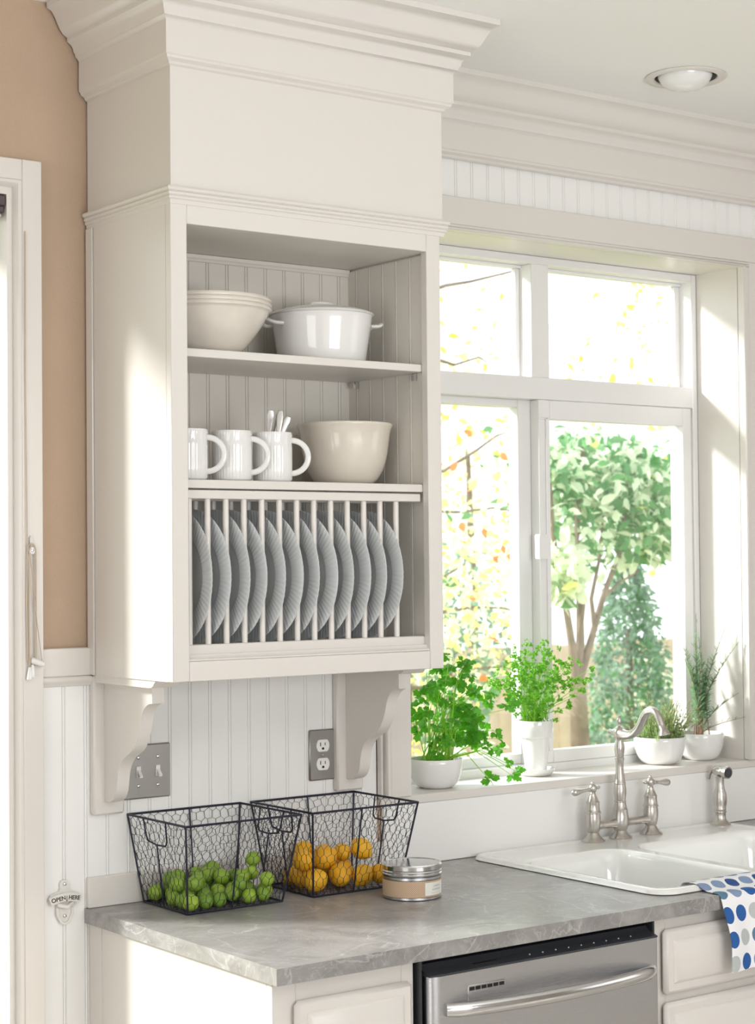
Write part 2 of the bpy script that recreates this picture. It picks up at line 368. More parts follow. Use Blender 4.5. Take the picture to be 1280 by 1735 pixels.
# window casing: head, left, right, stool, apron
def bead_strip(g,x0,x1,z0,z1,vert):
    b=.007
    if vert: g.box(x0,x1,-.028,0,z0,z1,.004)
    else: g.box(x0,x1,-.028,0,z0,z1,.004)
g=G().box(.748,2.20,-.02,0,2.430,2.497,.0015); g.box(.839,2.012,-.027,0,2.415,2.4225,.003); g.box(.839,2.012,-.022,0,2.4225,2.430,.002)
struct('trim_4',g=g,m=WHITE,label='white head casing of the sink window')
g=G().box(.7785,.839,-.02,0,1.0765,2.430,.0015); g.box(.7625,.7785,-.026,0,1.0765,2.430,.004); g.box(.752,.7625,-.015,0,1.0765,2.430,.003)
struct('trim_5',g=g,m=WHITE,label='white left casing of the sink window')
g=G().box(2.012,2.20,-.02,0,1.0765,2.430,.0015); g.box(1.988,1.998,-.027,0,1.0765,2.4225,.003); g.box(1.998,2.012,-.022,0,1.0765,2.4225,.002)
struct('trim_6',g=g,m=WHITE,label='white right casing of the sink window')
struct('trim_7',g=G().box(.757,2.4,-.012,.006,1.056,1.0765,.002).box(.8405,1.9875,.006,.1525,1.056,1.0765,0),m=WHITE,label='white window stool under the potted herbs')
struct('trim_8',g=G().box(.765,3.2,-.010,.004,.915,1.056,.001),m=WHITE_LIT,label='smooth white apron panel below the window stool')
g=G().box(.0035,.764,-.0125,-.0005,.9145,.977,.0015)
struct('trim_9',g=g,m=WHITE,label='low white backsplash strip behind the wire baskets')
# jamb liners
g=G().box(1.988,1.9995,0,.152,1.0765,2.415).box(.8285,.84,0,.152,1.0765,2.415).box(.84,1.988,0,.152,2.415,2.4265)
struct('trim_10',g=g,m=WHITE,smooth=0,label='deep white jamb boards around the sink window')
# door casing
g=G().box(-.142,-.0985,-.02,.006,0,2.447,.0015).box(-1.19,-.142,-.02,.006,2.404,2.447,.0015)
g.prism([(-.142,-.017),(-.149,-.017),(-.155,-.008),(-.155,.006),(-.142,.006)],'z',0,2.398).prism([(-.017,2.404),(-.017,2.398),(-.008,2.391),(.006,2.391),(.006,2.404)],'x',-1.15,-.142)
struct('trim_11',g=g,m=WHITE,label='white casing of the glazed door at the left edge')

# ---------------------------------------------------------------- door at the far left
d1=struct('door_1',(-.64,.1,0),label='glazed white door at the left edge')
build(G().box(-.167,-.155,.0,.2,0,2.391).box(-1.12,-1.108,.0,.2,0,2.391).box(-1.108,-.167,0,.2,2.376,2.391),'door_frame',WHITE,d1,0)
build(G().box(-.186,-.1675,.06,.1,.01,2.374,.003).box(-1.107,-1.06,.06,.1,.01,2.374,.003).box(-1.06,-.186,.06,.1,2.356,2.374,.002).box(-1.06,-.186,.06,.1,.01,.12,.003),'sash',VINYL,d1)
build(G().box(-1.06,-.186,.078,.082,.12,2.356),'pane',GLASS,d1,0)
bl=thing('window_blind','raised plum-brown blind with its rail at the top of the left door','blind',(-.6,.02,2.26))
build(G().box(-1.10,-.168,.0,.045,2.352,2.3745,.003),'head_rail',BLINDM,bl)
build(G().box(-1.10,-.172,.002,.042,2.338,2.351,.002),'slat_stack',BLINDM,bl)
build(G().box(-1.10,-.176,.004,.04,2.327,2.3375,.003),'bottom_rail',mat('pale_blind_rail',rgb(205,200,196),.5),bl)

# ---------------------------------------------------------------- window
wn=struct('window_1',(1.41,.152,1.0765),label='white sliding window with two transom lights above the sink')
YF,YG=.152,.205
def wbox(nm,*bx,m=VINYL,b=.0015,label=None):
    g=G()
    for q in bx: g.box(*q,b)
    return build(g,nm,m,wn,label=label)
wbox('frame',(1.969,1.9879,YF,.235,1.0765,2.4149),(.8401,.859,YF,.235,1.0765,2.4149),(.859,1.969,YF,.235,2.394,2.4149),(.859,1.969,YF,.235,1.0565,1.096))
wbox('mullion',(1.376,1.437,YF,.23,2.0985,2.394))
wbox('transom',(.859,1.969,YF,.232,2.041,2.0985))
wbox('glazing_stop',(.859,1.376,.19,.215,2.386,2.394),(1.437,1.969,.19,.215,2.386,2.394),(1.362,1.376,.198,.215,2.0985,2.386),(1.950,1.969,.198,.215,2.0985,2.386))
wbox('fixed_sash',(1.355,1.436,.1868,.225,1.096,2.041),(.859,.885,.187,.225,1.096,2.041),(.885,1.355,.187,.225,2.021,2.041),(.885,1.355,.187,.225,1.096,1.122))
sl=wbox('sliding_sash',(1.3975,1.4365,YF+.001,.186,1.0965,2.0405),(1.929,1.962,YF+.001,.186,1.0965,2.0405),(1.4365,1.929,YF+.001,.186,1.990,2.0405),(1.4365,1.929,YF+.001,.186,1.0965,1.128))
o=build(G().box(1.3980,1.4360,YF-.003,YF+.001,1.99,1.9935,.001).box(1.4195,1.4255,YF-.003,YF+.001,1.128,1.9935,.001),'stile_bead',VINYL,sl)
g=G(); pr=arc(.0,.0,1,0,1,1)
build(G().prism([(1.383,1.6255),(1.3805,1.6285),(1.3805,1.6865),(1.383,1.6895),(1.4075,1.6895),(1.4115,1.686),(1.4145,1.676),(1.4145,1.637),(1.4115,1.629),(1.4075,1.6255)],'y',YF-.016,YF+.001),'latch',VINYL,sl)
for nm,bx in (('upper',(.859,1.3755,YG,YG+.004,2.099,2.386)),('upper2',(1.4375,1.968,YG,YG+.004,2.099,2.386)),('low',(.885,1.355,YG,YG+.004,1.122,2.021)),('low2',(1.437,1.929,.168,.172,1.128,1.990))):
    build(G().box(*bx),'pane',GLASS,wn,0)

# ---------------------------------------------------------------- plate rack cabinet
XL,XR,YD=.0137,.6781,-.3476
cb=thing('plate_rack_cabinet','white painted wall cabinet with two open shelves, plate rack and crown','cabinet',(.346,-.174,1.12))
def part(nm,g,m=WHITE,parent=None,smooth=40,label=None): return build(g,nm,m,parent or cb,smooth,label=label)
part('side_panel',G().box(XL,.033,-.3276,-.001,1.3944,2.334).box(.0095,XL,-.030,-.001,1.3944,2.322,.002))
sp=part('side_panel',G().box(.6535,XR,-.3276,-.001,1.3944,2.334))
part('stile',G().box(XL,.0505,YD,-.3277,1.3944,2.334,.0012)); part('stile',G().box(.6412,XR,YD,-.3277,1.3944,2.334,.0012))
part('rail',G().box(.0506,.6411,YD,-.3277,2.2842,2.334,.0012)); part('rail',G().box(.0506,.6411,YD,-.3277,1.3944,1.433,.0012))
bp_=part('back_panel',G().box(.034,.653,-.044,-.004,1.461,2.2842),INNER)
boards(bp_,[.0248+.0494*i for i in range(1,12)]+[.647-.029],1.461,2.28,-.050,m=INNER,me=board_mesh(.819,.0494,m=INNER))
bpx=board_mesh(.819,.0494,m=INNER)
# right interior side boards face -x
for yb in (-.3255,-.276,-.2265,-.177,-.1275,-.078):
    o=bpy.data.objects.new('board',bpx); COL.objects.link(o); o.parent=sp; og=ORG[sp.name]
    o.rotation_euler=(0,0,-PI/2); o.location=(.6475-og[0],yb+.0494-og[1],1.461-og[2]); ORG[o.name]=og
part('back_cornice',G().prism([(-.051,2.268),(-.0535,2.2695),(-.0545,2.274),(-.057,2.276),(-.058,2.2835),(-.051,2.2835)],'x',.034,.6470),INNER)
part('top_panel',G().box(.0335,.653,-.3276,-.004,2.2843,2.302),INNER)
part('bottom_panel',G().box(.0335,.6534,-.3276,-.001,1.3944,1.4605))
part('inner_ledge',G().prism([(-.3275,1.433),(-.3455,1.4335),(-.3455,1.4365),(-.338,1.441),(-.336,1.4455),(-.3275,1.4455)],'x',.0507,.6410))
SH=[]
for z0,z1 in ((1.7705,1.7875),(2.0285,2.0450)):
    SH.append(part('shelf',G().box(.0345,.6465,-.3255,-.052,z0,z1,.0012)))
for y in (-.300,-.085): part('shelf_pin',G().tube([(.6465,y,2.0245),(.636,y,2.0245)],.003,8).box(.6375,.645,y-.004,y+.004,2.012,2.0282),STEEL2,label='small metal shelf support pin')
part('rack_rail',G().box(.036,.6375,-.3245,-.3035,1.7500,1.7672,.0015)); part('rack_rail',G().box(.036,.61,-.206,-.185,1.7500,1.7672,.0015))
part('rack_rail',G().box(.036,.6465,-.3270,-.3035,1.4465,1.4640,.0015)); part('rack_rail',G().box(.036,.62,-.206,-.185,1.4606,1.4680,.001))
dg=mesh_of(G().tube([(0,0,0),(0,0,.288)],.0062,12),'dowel',WHITE)
for y in (-.314,-.1955):
    for i in range(13):
        o=bpy.data.objects.new('dowel',dg); COL.objects.link(o); o.parent=cb; og=ORG[cb.name]; o.location=(.0705+.0423*i-og[0],y-og[1],1.4630-og[2]); ORG[o.name]=og
# upper box with mouldings swept round three sides
xl,xr,yf=.0185,.684,-.3436
part('soffit_box',G().box(xl-.003,xr+.003,yf-.003,-.001,2.3345,2.674))
P3=[(xl,-.001,-1,0),(xl,yf,-1,-1),(xr,yf,1,-1),(xr,-.001,1,0)]
part('top_moulding',G().sweep([(0,2.3205),(.0055,2.3210),(.0065,2.3290),(.0095,2.3310),(.0100,2.3345),(.0085,2.3360),(.0120,2.3385),(.0125,2.3425),(.0105,2.3440),(.0145,2.3465),(.0160,2.3510),(.0130,2.3545),(.0030,2.3560),(0,2.3560)],P3),smooth=35)
part('frieze_board',G().sweep(FR,P3),smooth=30)
part('crown_moulding',G().sweep(CP,P3),smooth=50)
# corbels
cp=[(-.0005,1.3785),(-.221,1.3785),(-.221,1.345),(-.211,1.3445),(-.200,1.3405),(-.190,1.334),(-.182,1.325),(-.1765,1.314),(-.173,1.303),(-.169,1.290),(-.163,1.276),(-.155,1.262),(-.146,1.251),(-.134,1.243),(-.119,1.2355),(-.104,1.228),(-.094,1.220),(-.085,1.209),(-.079,1.197),(-.076,1.184),(-.0735,1.170),(-.071,1.159),(-.066,1.149),(-.059,1.141),(-.050,1.1355),(-.038,1.132),(-.0005,1.132)]
for x0,x1,b0,b1 in ((.038,.066,.0137,.085),(.652,.681,.628,.701)):
    part('corbel_backplate',G().box(b0,b1,-.020,-.0004,1.104,1.3935,.004))
    part('corbel',G().prism([(min(a,-.0203),b) for a,b in cp],'x',x0,x1),smooth=35)
    part('corbel_cap',G().prism([(-.0203,1.3942),(-.270,1.3942),(-.270,1.390),(-.266,1.388),(-.262,1.383),(-.254,1.3795),(-.245,1.3787),(-.0203,1.3787)],'x',x0-.021,x1+.010),smooth=35)

# plates
def plate_mesh():
    pr=[(.001,.004),(.040,.004),(.070,.0045),(.079,.006),(.084,.0085),(.087,.0100),(.091,.0108),(.100,.0120),(.112,.0135),(.124,.0150),(.1335,.0164),(.135,.0158),(.1340,.0143),(.122,.0125),(.100,.0088),(.090,.0070),(.082,.0025),(.076,.0005),(.070,.0005),(.068,.0020),(.001,.0020)]
    def mod(r,z,j,i):
        s=math.cos(j*2*PI/4)
        if 6<=i<=10: z+=.0007*s
        if i==5: z+=.0005*s
        if 12<=i<=14: z+=.0005*s
        return r,z
    g=G().lathe(pr,n=288,mod=mod); return g
pm=mesh_of(plate_mesh(),'dinner_plate',PLATE,60)
for i in range(12):
    o=bpy.data.objects.new('dinner_plate',pm); COL.objects.link(o); ORG[o.name]=(0,0,0)
    alt=i in (1,3,5,7); x=.071+.0423*(i+.5)+(.003 if alt else .008)
    o.rotation_euler=Euler((0,-PI/2,math.radians(random.uniform(-1,1)+(3.5 if alt else 0))),'XYZ')
    o.location=(x+.004,-.2375+(.004 if alt else 0)-.0005*(i%3),1.5965)
    tag(o,'pale ribbed-rim dinner plate standing in the rack, %s from the left'%ORD[i],'plate','dinner plates standing in the rack')

# bowls on the upper shelf (three nested)
def bowl_prof(pts,t=.004):
    inner=[(max(r-t*.95,.001),z+t*.55) for r,z in reversed(pts)]; inner[-1]=(.001,pts[0][1]+t); 
    return [(.001,pts[0][1])]+pts+[((pts[-1][0]+inner[0][0])/2,pts[-1][1]+t*.75)]+inner
bp0=[(.056,0),(.060,.0015),(.070,.008),(.083,.020),(.096,.035),(.108,.051),(.118,.067),(.1245,.080),(.1290,.0885),(.1312,.0932),(.1362,.0946),(.1376,.0970),(.1364,.0992)]
bl_names=['lowest and largest-looking of three nested bowls, cream glaze, on the top shelf','middle one of three nested cream bowls on the top shelf, only its rim showing','topmost of three nested cream bowls on the top shelf, only its rim showing']
bm_=mesh_of(G().lathe(bowl_prof(bp0),n=72),'serving_bowl',CREAM,60)
for i in range(3):
    o=bpy.data.objects.new('serving_bowl',bm_); COL.objects.link(o); o.location=(.1855,-.1905,2.0452+.0088*i); ORG[o.name]=(0,0,0)
    tag(o,bl_names[i],'bowl','nested cream bowls')
# casserole
OX,OY,OZ=.480,-.185,2.0453
t=thing('casserole_pot','white enamelled casserole pot with loop handles and lid on the top shelf','pot',(OX,OY,OZ))
build(G().lathe([(.001,0),(.090,0),(.094,.004),(.098,.03),(.1025,.06),(.107,.09),(.1095,.104),(.1105,.106),(.107,.106),(.100,.06),(.09,.008),(.001,.006)],(OX,OY,OZ),72),'pot_body',PORC,t)
ld=build(G().lathe([(.001,.1285),(.03,.1280),(.06,.1255),(.09,.1195),(.106,.1140),(.1125,.1110),(.1140,.1085),(.1125,.1066),(.001,.1064)],(OX,OY,OZ),72),'lid',PORC,t,60)
ang=math.radians(-14); ux,uy=math.cos(ang),math.sin(ang); vx,vy=-uy,ux
hp=[]
for i in range(13):
    a=PI*i/12; hp.append((OX+ux*.026*math.cos(a),OY+uy*.026*math.cos(a),OZ+.1265+.0095*math.sin(a)**.5 if 0<i<12 else OZ+.1262))
build(G().tube(hp,(.0042),10,flat=(0,0,1)),'lid_handle',PORC,ld)
for s_ in (1,-1):
    q=[]
    for i in range(15):
        a=-PI/2+PI*i/14; d=.100+.033*max(0,math.cos(a))**.5; e=.034*math.sin(a)
        q.append((OX+s_*(ux*d)+vx*e,OY+s_*(uy*d)+vy*e,OZ+.094-.009*abs(math.sin(a))**3))
    build(G().tube(q,[(.0042,.0068)]*15,10,flat=(0,0,1)),'handle',PORC,t)

# mugs on the middle shelf
ZS=1.7877
def mug(loc):
    t=thing('mug','x','mug',loc)
    def mod(r,z,j,i):
        if 3<=i<=5: r+=.00045*math.cos(j*PI/2)
        if i==9: r+=.0006*math.cos(j*PI/2)
        return r,z
    pr=[(.001,.001),(.036,.001),(.0385,.003),(.0398,.006),(.0402,.035),(.0402,.070),(.0405,.0735),(.0402,.0765),(.0400,.092),(.0407,.0945),(.0405,.0985),(.0400,.1018),(.0385,.1023),(.0370,.100),(.0365,.010),(.001,.008)]
    g=G().lathe(pr,loc,160,mod=mod); build(g,'mug_body',PORC,t,50)
    P_=[]
    for i in range(19):
        a=math.radians(100-200*i/18); P_.append((.0395+.034*max(-.05,math.cos(a))**1,.052+.034*math.sin(a)))
    P_[0]=(.0375,.0855); P_[-1]=(.0375,.018)
    ha=math.radians(-36)
    build(G().tube([(loc[0]+d*math.cos(ha),loc[1]+d*math.sin(ha),loc[2]+z) for d,z in P_],[(.0042,.0062)]*19,10,flat=(-math.sin(ha),math.cos(ha),0)),'handle',PORC,t,60)
    return t
m0=mug((.297,-.268,ZS)); m0['label']='white ribbed mug holding spoons, beside the beige mixing bowl'; m0['group']='white ribbed mugs'
for x,y,lb in ((.1985,-.268,'white ribbed mug in the middle of the three mugs'),(.095,-.268,'white ribbed mug partly hidden at the left end of the middle shelf')):
    c=copy_tree(m0); c.location=(x,y,ZS); c['label']=lb
# spoons in the mug
def spoon(base,top,tw):
    B=Vector(base);T=Vector(top);g=G(); n=14; pts=[];R=[]
    for i in range(n+1):
        u=i/n; pts.append(B.lerp(T,u)); wd=.0028+.0050*max(0,(u-.45)/.55)**1.2; 
        if u<.28: wd=.003+.010*math.sin(PI*min(1,(.28-u)/.28)*.8)
        if i==n: wd*=.55
        R.append((wd,.0009 if i<n else .0006))
    g.tube(pts,R,10,flat=(math.cos(tw),math.sin(tw),0)); return g
sp_=[((.282,-.262,1.80),(.2985,-.262,1.9360),-.5,'leftmost spoon handle standing in the mug'),((.290,-.285,1.80),(.3160,-.270,1.9345),-.6,'second spoon from the left standing in the mug'),((.285,-.250,1.80),(.3290,-.252,1.9375),-.7,'tallest spoon with round handle end in the mug'),((.278,-.270,1.80),(.3330,-.276,1.9230),-.4,'lowest spoon leaning furthest right in the mug')]
for b_,t_,tw,lb in sp_:
    tag(build(spoon(b_,t_,tw),'spoon',STEEL2),'polished steel '+lb,'spoon','spoons in the mug')
# mixing bowl
bq=[(.052,0),(.058,.002),(.070,.012),(.080,.028),(.0875,.048),(.0925,.070),(.0955,.092),(.0975,.108),(.1000,.120),(.1035,.127),(.1045,.1295)]
tag(build(G().lathe(bowl_prof(bq,.0045),(.531,-.196,ZS),72),'mixing_bowl',CREAM2,None,60),'beige glazed mixing bowl with flared lip on the middle shelf','bowl')

# ---------------------------------------------------------------- wall plates, opener, cleat
XO,ZO=.561,1.131
t=thing('electrical_outlet','steel-plated double power outlet on the beadboard under the cabinet','outlet',(XO+.035,-.002,ZO))
build(G().box(XO,XO+.0705,-.0065,-.0006,ZO,ZO+.1145,.003),'cover_plate',PLSTEEL,t)
for zc in (ZO+.0365,ZO+.078):
    cx=XO+.0353; pl=[(cx+.0175*math.cos(a),zc+.0145*max(-.93,min(.93,math.sin(a)*1.25))) for a in [2*PI*k/28 for k in range(28)]]
    q=build(G().prism(pl,'y',-.0085,-.0064),'receptacle',mat('white_plastic',rgb(236,236,232),.35),t)
    build(G().box(cx-.0078,cx-.0058,-.0088,-.0084,zc-.001,zc+.0075).box(cx+.0048,cx+.0066,-.0088,-.0084,zc,zc+.0068).prism([(cx-.003,zc-.009),(cx-.003,zc-.0055),(cx-.0015,zc-.0038),(cx+.0015,zc-.0038),(cx+.003,zc-.0055),(cx+.003,zc-.009)],'y',-.0088,-.0084),'slot',BLACK,q,0)
build(G().lathe([(.0005,-.0085),(.003,-.008),(.0036,-.0064)],(XO+.0353,0,ZO+.0573),12,'y'),'screw',STEEL2,t)
XW,ZW=.087,1.128
t=thing('light_switch','steel double light switch plate beside the left corbel','switch',(XW+.057,-.002,ZW))
build(G().box(XW,XW+.116,-.0065,-.0006,ZW,ZW+.1145,.003),'cover_plate',PLSTEEL,t)
for xc in (XW+.038,XW+.0845):
    build(G().box(xc-.0055,xc+.0055,-.0085,-.0064,ZW+.045,ZW+.069,.001),'switch_collar',MATS['white_plastic'],t)
    build(G().prism([(-.0086,ZW+.052),(-.0185,ZW+.0455),(-.0200,ZW+.0495),(-.0086,ZW+.0615)],'x',xc-.0036,xc+.0036),'toggle',MATS['white_plastic'],t)
    for zc in (ZW+.0275,ZW+.087): build(G().lathe([(.0005,-.0090),(.0028,-.0085),(.0038,-.0064)],(xc,0,zc),12,'y'),'screw',STEEL2,t)

def text_g(s,size,extr=0,font_off=0):
    c=bpy.data.curves.new('t','FONT'); c.body=s; c.size=size; c.extrude=extr; c.align_x='CENTER'; c.align_y='CENTER'; c.offset=font_off
    o=bpy.data.objects.new('t',c); COL.objects.link(o); dgp=bpy.context.evaluated_depsgraph_get(); me=bpy.data.meshes.new_from_object(o.evaluated_get(dgp))
    g=G(); g.v=[tuple(v.co) for v in me.vertices]; g.f=[tuple(p.vertices) for p in me.polygons]
    bpy.data.objects.remove(o); bpy.data.meshes.remove(me); bpy.data.curves.remove(c); return g
BX=-.048
t=thing('bottle_opener','white cast iron wall bottle opener lettered OPEN HERE on the beadboard','bottle opener',(BX,0,.88))
out=[(0,.979),(.0075,.9765),(.0105,.970),(.0095,.962),(.0125,.956),(.022,.953),(.031,.950),(.0365,.938),(.033,.932),(.026,.9335),(.019,.934),(.0175,.922),(.0185,.912),(.014,.899),(.007,.889),(0,.8865)]
poly=[(BX+a,b) for a,b in out]+[(BX-a,b) for a,b in reversed(out[1:-1])]
ob=build(G().prism(poly,'y',-.007,-.0006),'opener_body',IRONW,t,30)
build(G().tube([(BX-.034,-.010,.9365),(BX-.018,-.013,.9425),(BX,-.014,.9445),(BX+.018,-.013,.9425),(BX+.034,-.010,.9365)],[(.009,.004)]*5,10,flat=(0,0,1)),'opener_band',IRONW,t)
build(G().tube([(BX-.016,-.009,.930),(BX-.009,-.015,.927),(BX,-.018,.925),(BX+.009,-.015,.927),(BX+.016,-.009,.930)],.0045,10).tube([(BX-.0165,-.008,.922),(BX-.017,-.009,.910),(BX-.008,-.009,.893),(BX,-.009,.889),(BX+.008,-.009,.893),(BX+.017,-.009,.910),(BX+.0165,-.008,.922)],.003,8),'opener_mouth',IRONW,t)
for zc in (.970,.905): build(G().lathe([(.0005,-.0105),(.003,-.0098),(.0044,-.007)],(BX,0,zc),12,'y').box(BX-.0028,BX+.0028,-.0109,-.0102,zc-.0004,zc+.0004),'screw',STEEL2,t)
for s,dx,an,dz in (('OPEN',-.0178,.16,.0415),('HERE',.0172,-.16,.0415),('|',0,0,.043)):
    g=text_g(s,.0118,.0005,.0002); M_=Matrix.Translation((BX+dx,-.0176,.9+dz))@Matrix.Rotation(PI/2,4,'X')@Matrix.Rotation(an,4,'Z'); g.rot(0,M_)
    # lettering stands on the curved band
    g.v=[(v[0],v[1]+.0009*((v[0]-BX)/.017)**2,v[2]) for v in g.v]
    build(g,'lettering',INK,t,0,label='dark raised lettering')

t=thing('cord_cleat','clear cleat on the left casing with beige blind cord wound round it','cord cleat',(-.128,-.02,1.40))
build(G().lathe([(.0005,-.030),(.007,-.029),(.0085,-.026),(.008,-.0205)],(-.127,0,1.652),16,'y').box(-.1305,-.1235,-.027,-.0203,1.655,1.682,.003),'hook',CLEARP,t)
build(G().lathe([(.0004,-.0315),(.003,-.0308),(.004,-.029)],(-.127,0,1.652),12,'y'),'screw',STEEL2,t)
build(G().box(-.132,-.100,-.034,-.0205,1.420,1.432,.003).rot(0,Matrix.Translation((-.116,0,1.426))@Matrix.Rotation(.35,4,'Y')@Matrix.Translation((.116,0,-1.426))),'hook',CLEARP,t)
def loop(z0,z1,x0,x1,y): return [(x0,y,z0),(x0-.0015,y,(z0+z1)/2),(x0,y,z1-.012),(x0+.004,y,z1-.003),((x0+x1)/2,y,z1),(x1-.004,y,z1-.003),(x1,y,z1-.012),(x1+.0005,y,(z0+z1)/2),(x1,y,z0)]
build(G().tube(loop(1.43,1.667,-.1365,-.1185,-.026),.0014,6).tube(loop(1.42,1.664,-.1335,-.1205,-.029),.0013,6).tube([(-.1335,-.03,1.65),(-.126,-.031,1.58),(-.119,-.031,1.51),(-.108,-.031,1.43)],.001,6).tube([(-.1375,-.024,2.30),(-.1385,-.024,2.0),(-.1365,-.025,1.70),(-.1345,-.026,1.415)],.0012,6),'cord',CORDM,t,60)
for x,z in ((-.1335,1.392),(-.1275,1.397)): build(G().lathe([(.0006,.026),(.003,.024),(.0065,.003),(.006,0),(.0005,0)],(x,-.028,z),12),'cord_pull',CLEARP,t)

# recessed ceiling lamp
t=thing('recessed_ceiling_light','white recessed ceiling lamp with frosted bulb above the window','ceiling light',(LX,LY,CZ))
build(G().lathe([(.077,-.0005),(.098,-.0008),(.0985,-.003),(.095,-.0055),(.078,-.005),(.075,-.002),(.0745,.004)],(LX,LY,CZ),48),'trim_ring',WHITE,t)
build(G().lathe([(.0742,-.002),(.0735,.02),(.072,.04),(.07,.09),(.001,.092)],(LX,LY,CZ),48,),'baffle',mat('grey_lamp_baffle',rgb(120,124,126),.5),t)
build(G().lathe([(.001,-.034),(.02,-.0325),(.04,-.027),(.056,-.016),(.0655,-.001),(.064,.016),(.04,.05),(.018,.075),(.001,.08)],(LX-.003,LY,CZ),40),'bulb',BULB,t)

# ---------------------------------------------------------------- counter, sink, base units
ZC=.914
SX0,SX1,SY0,SY1=1.000,1.872,-.668,-.018
g=G()
for x0,x1,y0,y1 in ((0,SX0+.03,-.724,-.0008),(SX1-.03,3.0,-.724,-.0008),(SX0+.03,SX1-.03,-.724,SY0+.03),(SX0+.03,SX1-.03,SY1-.03,-.0008)): g.box(x0,x1,y0,y1,ZC-.030,ZC)
tag(build(g,'countertop',STONE,None,0),'grey veined stone-look countertop running under the window','countertop')
# sink from a height field
def sdr(x,y,x0,x1,y0,y1,r):
    cx,cy=(x0+x1)/2,(y0+y1)/2; qx=abs(x-cx)-(x1-x0)/2+r; qy=abs(y-cy)-(y1-y0)/2+r
    return math.hypot(max(qx,0),max(qy,0))+min(max(qx,qy),0)-r
def sm(t): t=max(0,min(1,t)); return t*t*(3-2*t)
def hz(x,y):
    d=-sdr(x,y,SX0,SX1,SY0,SY1,.055); z=ZC+.0006+.0115*math.sqrt(max(0,1-(1-min(1,d/.014))**2))
    z-= .003*sm((d-.018)/.02)
    for b,dep in (((1.040,1.345,-.632,-.165,.06),.17),((1.390,1.838,-.632,-.165,.07),.19)):
        e=-sdr(x,y,*b[:4],b[4]); 
        if e>-.012: z-= dep*(sm((e+.002)/.050))*.96+ .004*sm((e+.012)/.03)
    return z
st=.0052; nx=int((SX1-SX0)/st)+3; ny=int((SY1-SY0)/st)+3; idx={}; g=G()
for i in range(nx):
    for j in range(ny):
        x=SX0+(i-1)*st; y=SY0+(j-1)*st; d=sdr(x,y,SX0,SX1,SY0,SY1,.055)
        if d>st*1.3: continue
        if d>-.0006:
            e=1e-4; gx=(sdr(x+e,y,SX0,SX1,SY0,SY1,.055)-d)/e; gy=(sdr(x,y+e,SX0,SX1,SY0,SY1,.055)-d)/e; x-=gx*(d+.0001); y-=gy*(d+.0001)
        idx[(i,j)]=len(g.v); g.v.append((x,y,hz(x,y)))
for i in range(nx-1):
    for j in range(ny-1):
        q=[(i,j),(i+1,j),(i+1,j+1),(i,j+1)]
        if all(k in idx for k in q): g.f.append(tuple(idx[k] for k in q))
sk=build(g,'kitchen_sink',ENAM,None,75,fix=False)
tag(sk,'white enamel double-bowl drop-in sink under the window','sink')
for x,y,z in ((1.19,-.40,None),(1.61,-.40,None)):
    build(G().lathe([(.001,.001),(.02,.002),(.035,.0035),(.042,.001)],(x,y,hz(x,y)),32),'drain',STEEL2,sk)

# base cabinet at the left end
t=thing('base_cabinet','white base cabinet at the left end of the counter','cabinet',(.17,-.345,0))
build(G().box(.012,.030,-.672,-.0015,.0,.8835).box(.0105,.012,-.055,-.0015,.0,.8835),'side_panel',WHITE,t)
build(G().box(.031,.325,-.655,-.0015,.10,.12).box(.031,.325,-.02,-.0015,.12,.8835).box(.307,.325,-.655,-.02,.12,.8835),'carcass',WHITE,t)
build(G().box(.012,.062,-.69,-.6725,.10,.8835,.001).box(.298,.3255,-.69,-.6725,.10,.8835,.001).box(.062,.298,-.69,-.6725,.830,.8835,.001).box(.062,.298,-.69,-.6725,.10,.13,.001),'face_frame',WHITE,t)
def raised(x0,x1,z0,z1,y,nm,par):
    d=.019; g=G().box(x0,x1,y-d,y,z0,z1,.008)
    o=build(g,nm,WHITE,par)
    i0,i1,k0,k1=x0+.022,x1-.022,z0+.022,z1-.022; yy=y-d; b=.009
    vs=[(i0,yy-.0002,k0),(i1,yy-.0002,k0),(i1,yy-.0002,k1),(i0,yy-.0002,k1),(i0+b,yy-.0075,k0+b),(i1-b,yy-.0075,k0+b),(i1-b,yy-.0075,k1-b),(i0+b,yy-.0075,k1-b)]
    build(G().add(vs,[(4,5,6,7),(0,1,5,4),(1,2,6,5),(2,3,7,6),(3,0,4,7),(0,3,2,1)]),'raised_panel',WHITE,o); return o
raised(.052,.312,.12,.846,-.6905,'door',t)
build(G().box(.031,.325,-.62,-.60,.0,.10),'toe_kick',WHITE,t)

# dishwasher
DX0,DX1=.333,.942
t=thing('dishwasher','stainless steel dishwasher with bowed bar handle under the counter','dishwasher',(.64,-.36,0))
build(G().box(DX0,DX1,-.655,-.03,.10,.8830),'tub_housing',BLACK,t,0)
build(G().box(DX0-.0015,DX0+.004,-.702,-.6551,.10,.8825).box(DX1-.004,DX1+.001,-.702,-.6551,.10,.8825).box(DX0+.004,DX1-.004,-.690,-.6551,.874,.8825),'gasket_trim',DARKP,t,0)
a0,a1=DX0+.010,DX1-.006; rr_=.022; yb=-.6553; yfD=-.722
pl=[(a0,yb),(a0,yfD+rr_+.008)]+[(a0+rr_+rr_*math.cos(math.radians(180+90*i/8)),yfD+rr_*.9+rr_*.9*math.sin(math.radians(180+90*i/8))) for i in range(9)]+[(a1-.010+.010*math.cos(math.radians(270+90*i/6)),yfD+.010+.010*math.sin(math.radians(270+90*i/6))) for i in range(7)]+[(a1,yb)]
build(G().prism(pl,'z',.12,.8490),'door_panel',STEEL,t,35)
cpn=build(G().prism([(-.6555,.8492),(-.7195,.8492),(-.7185,.8520),(-.700,.8570),(-.690,.8620),(-.686,.8680),(-.6555,.8700)],'x',a0,a1-.001),'control_panel',DARKP,t,30)
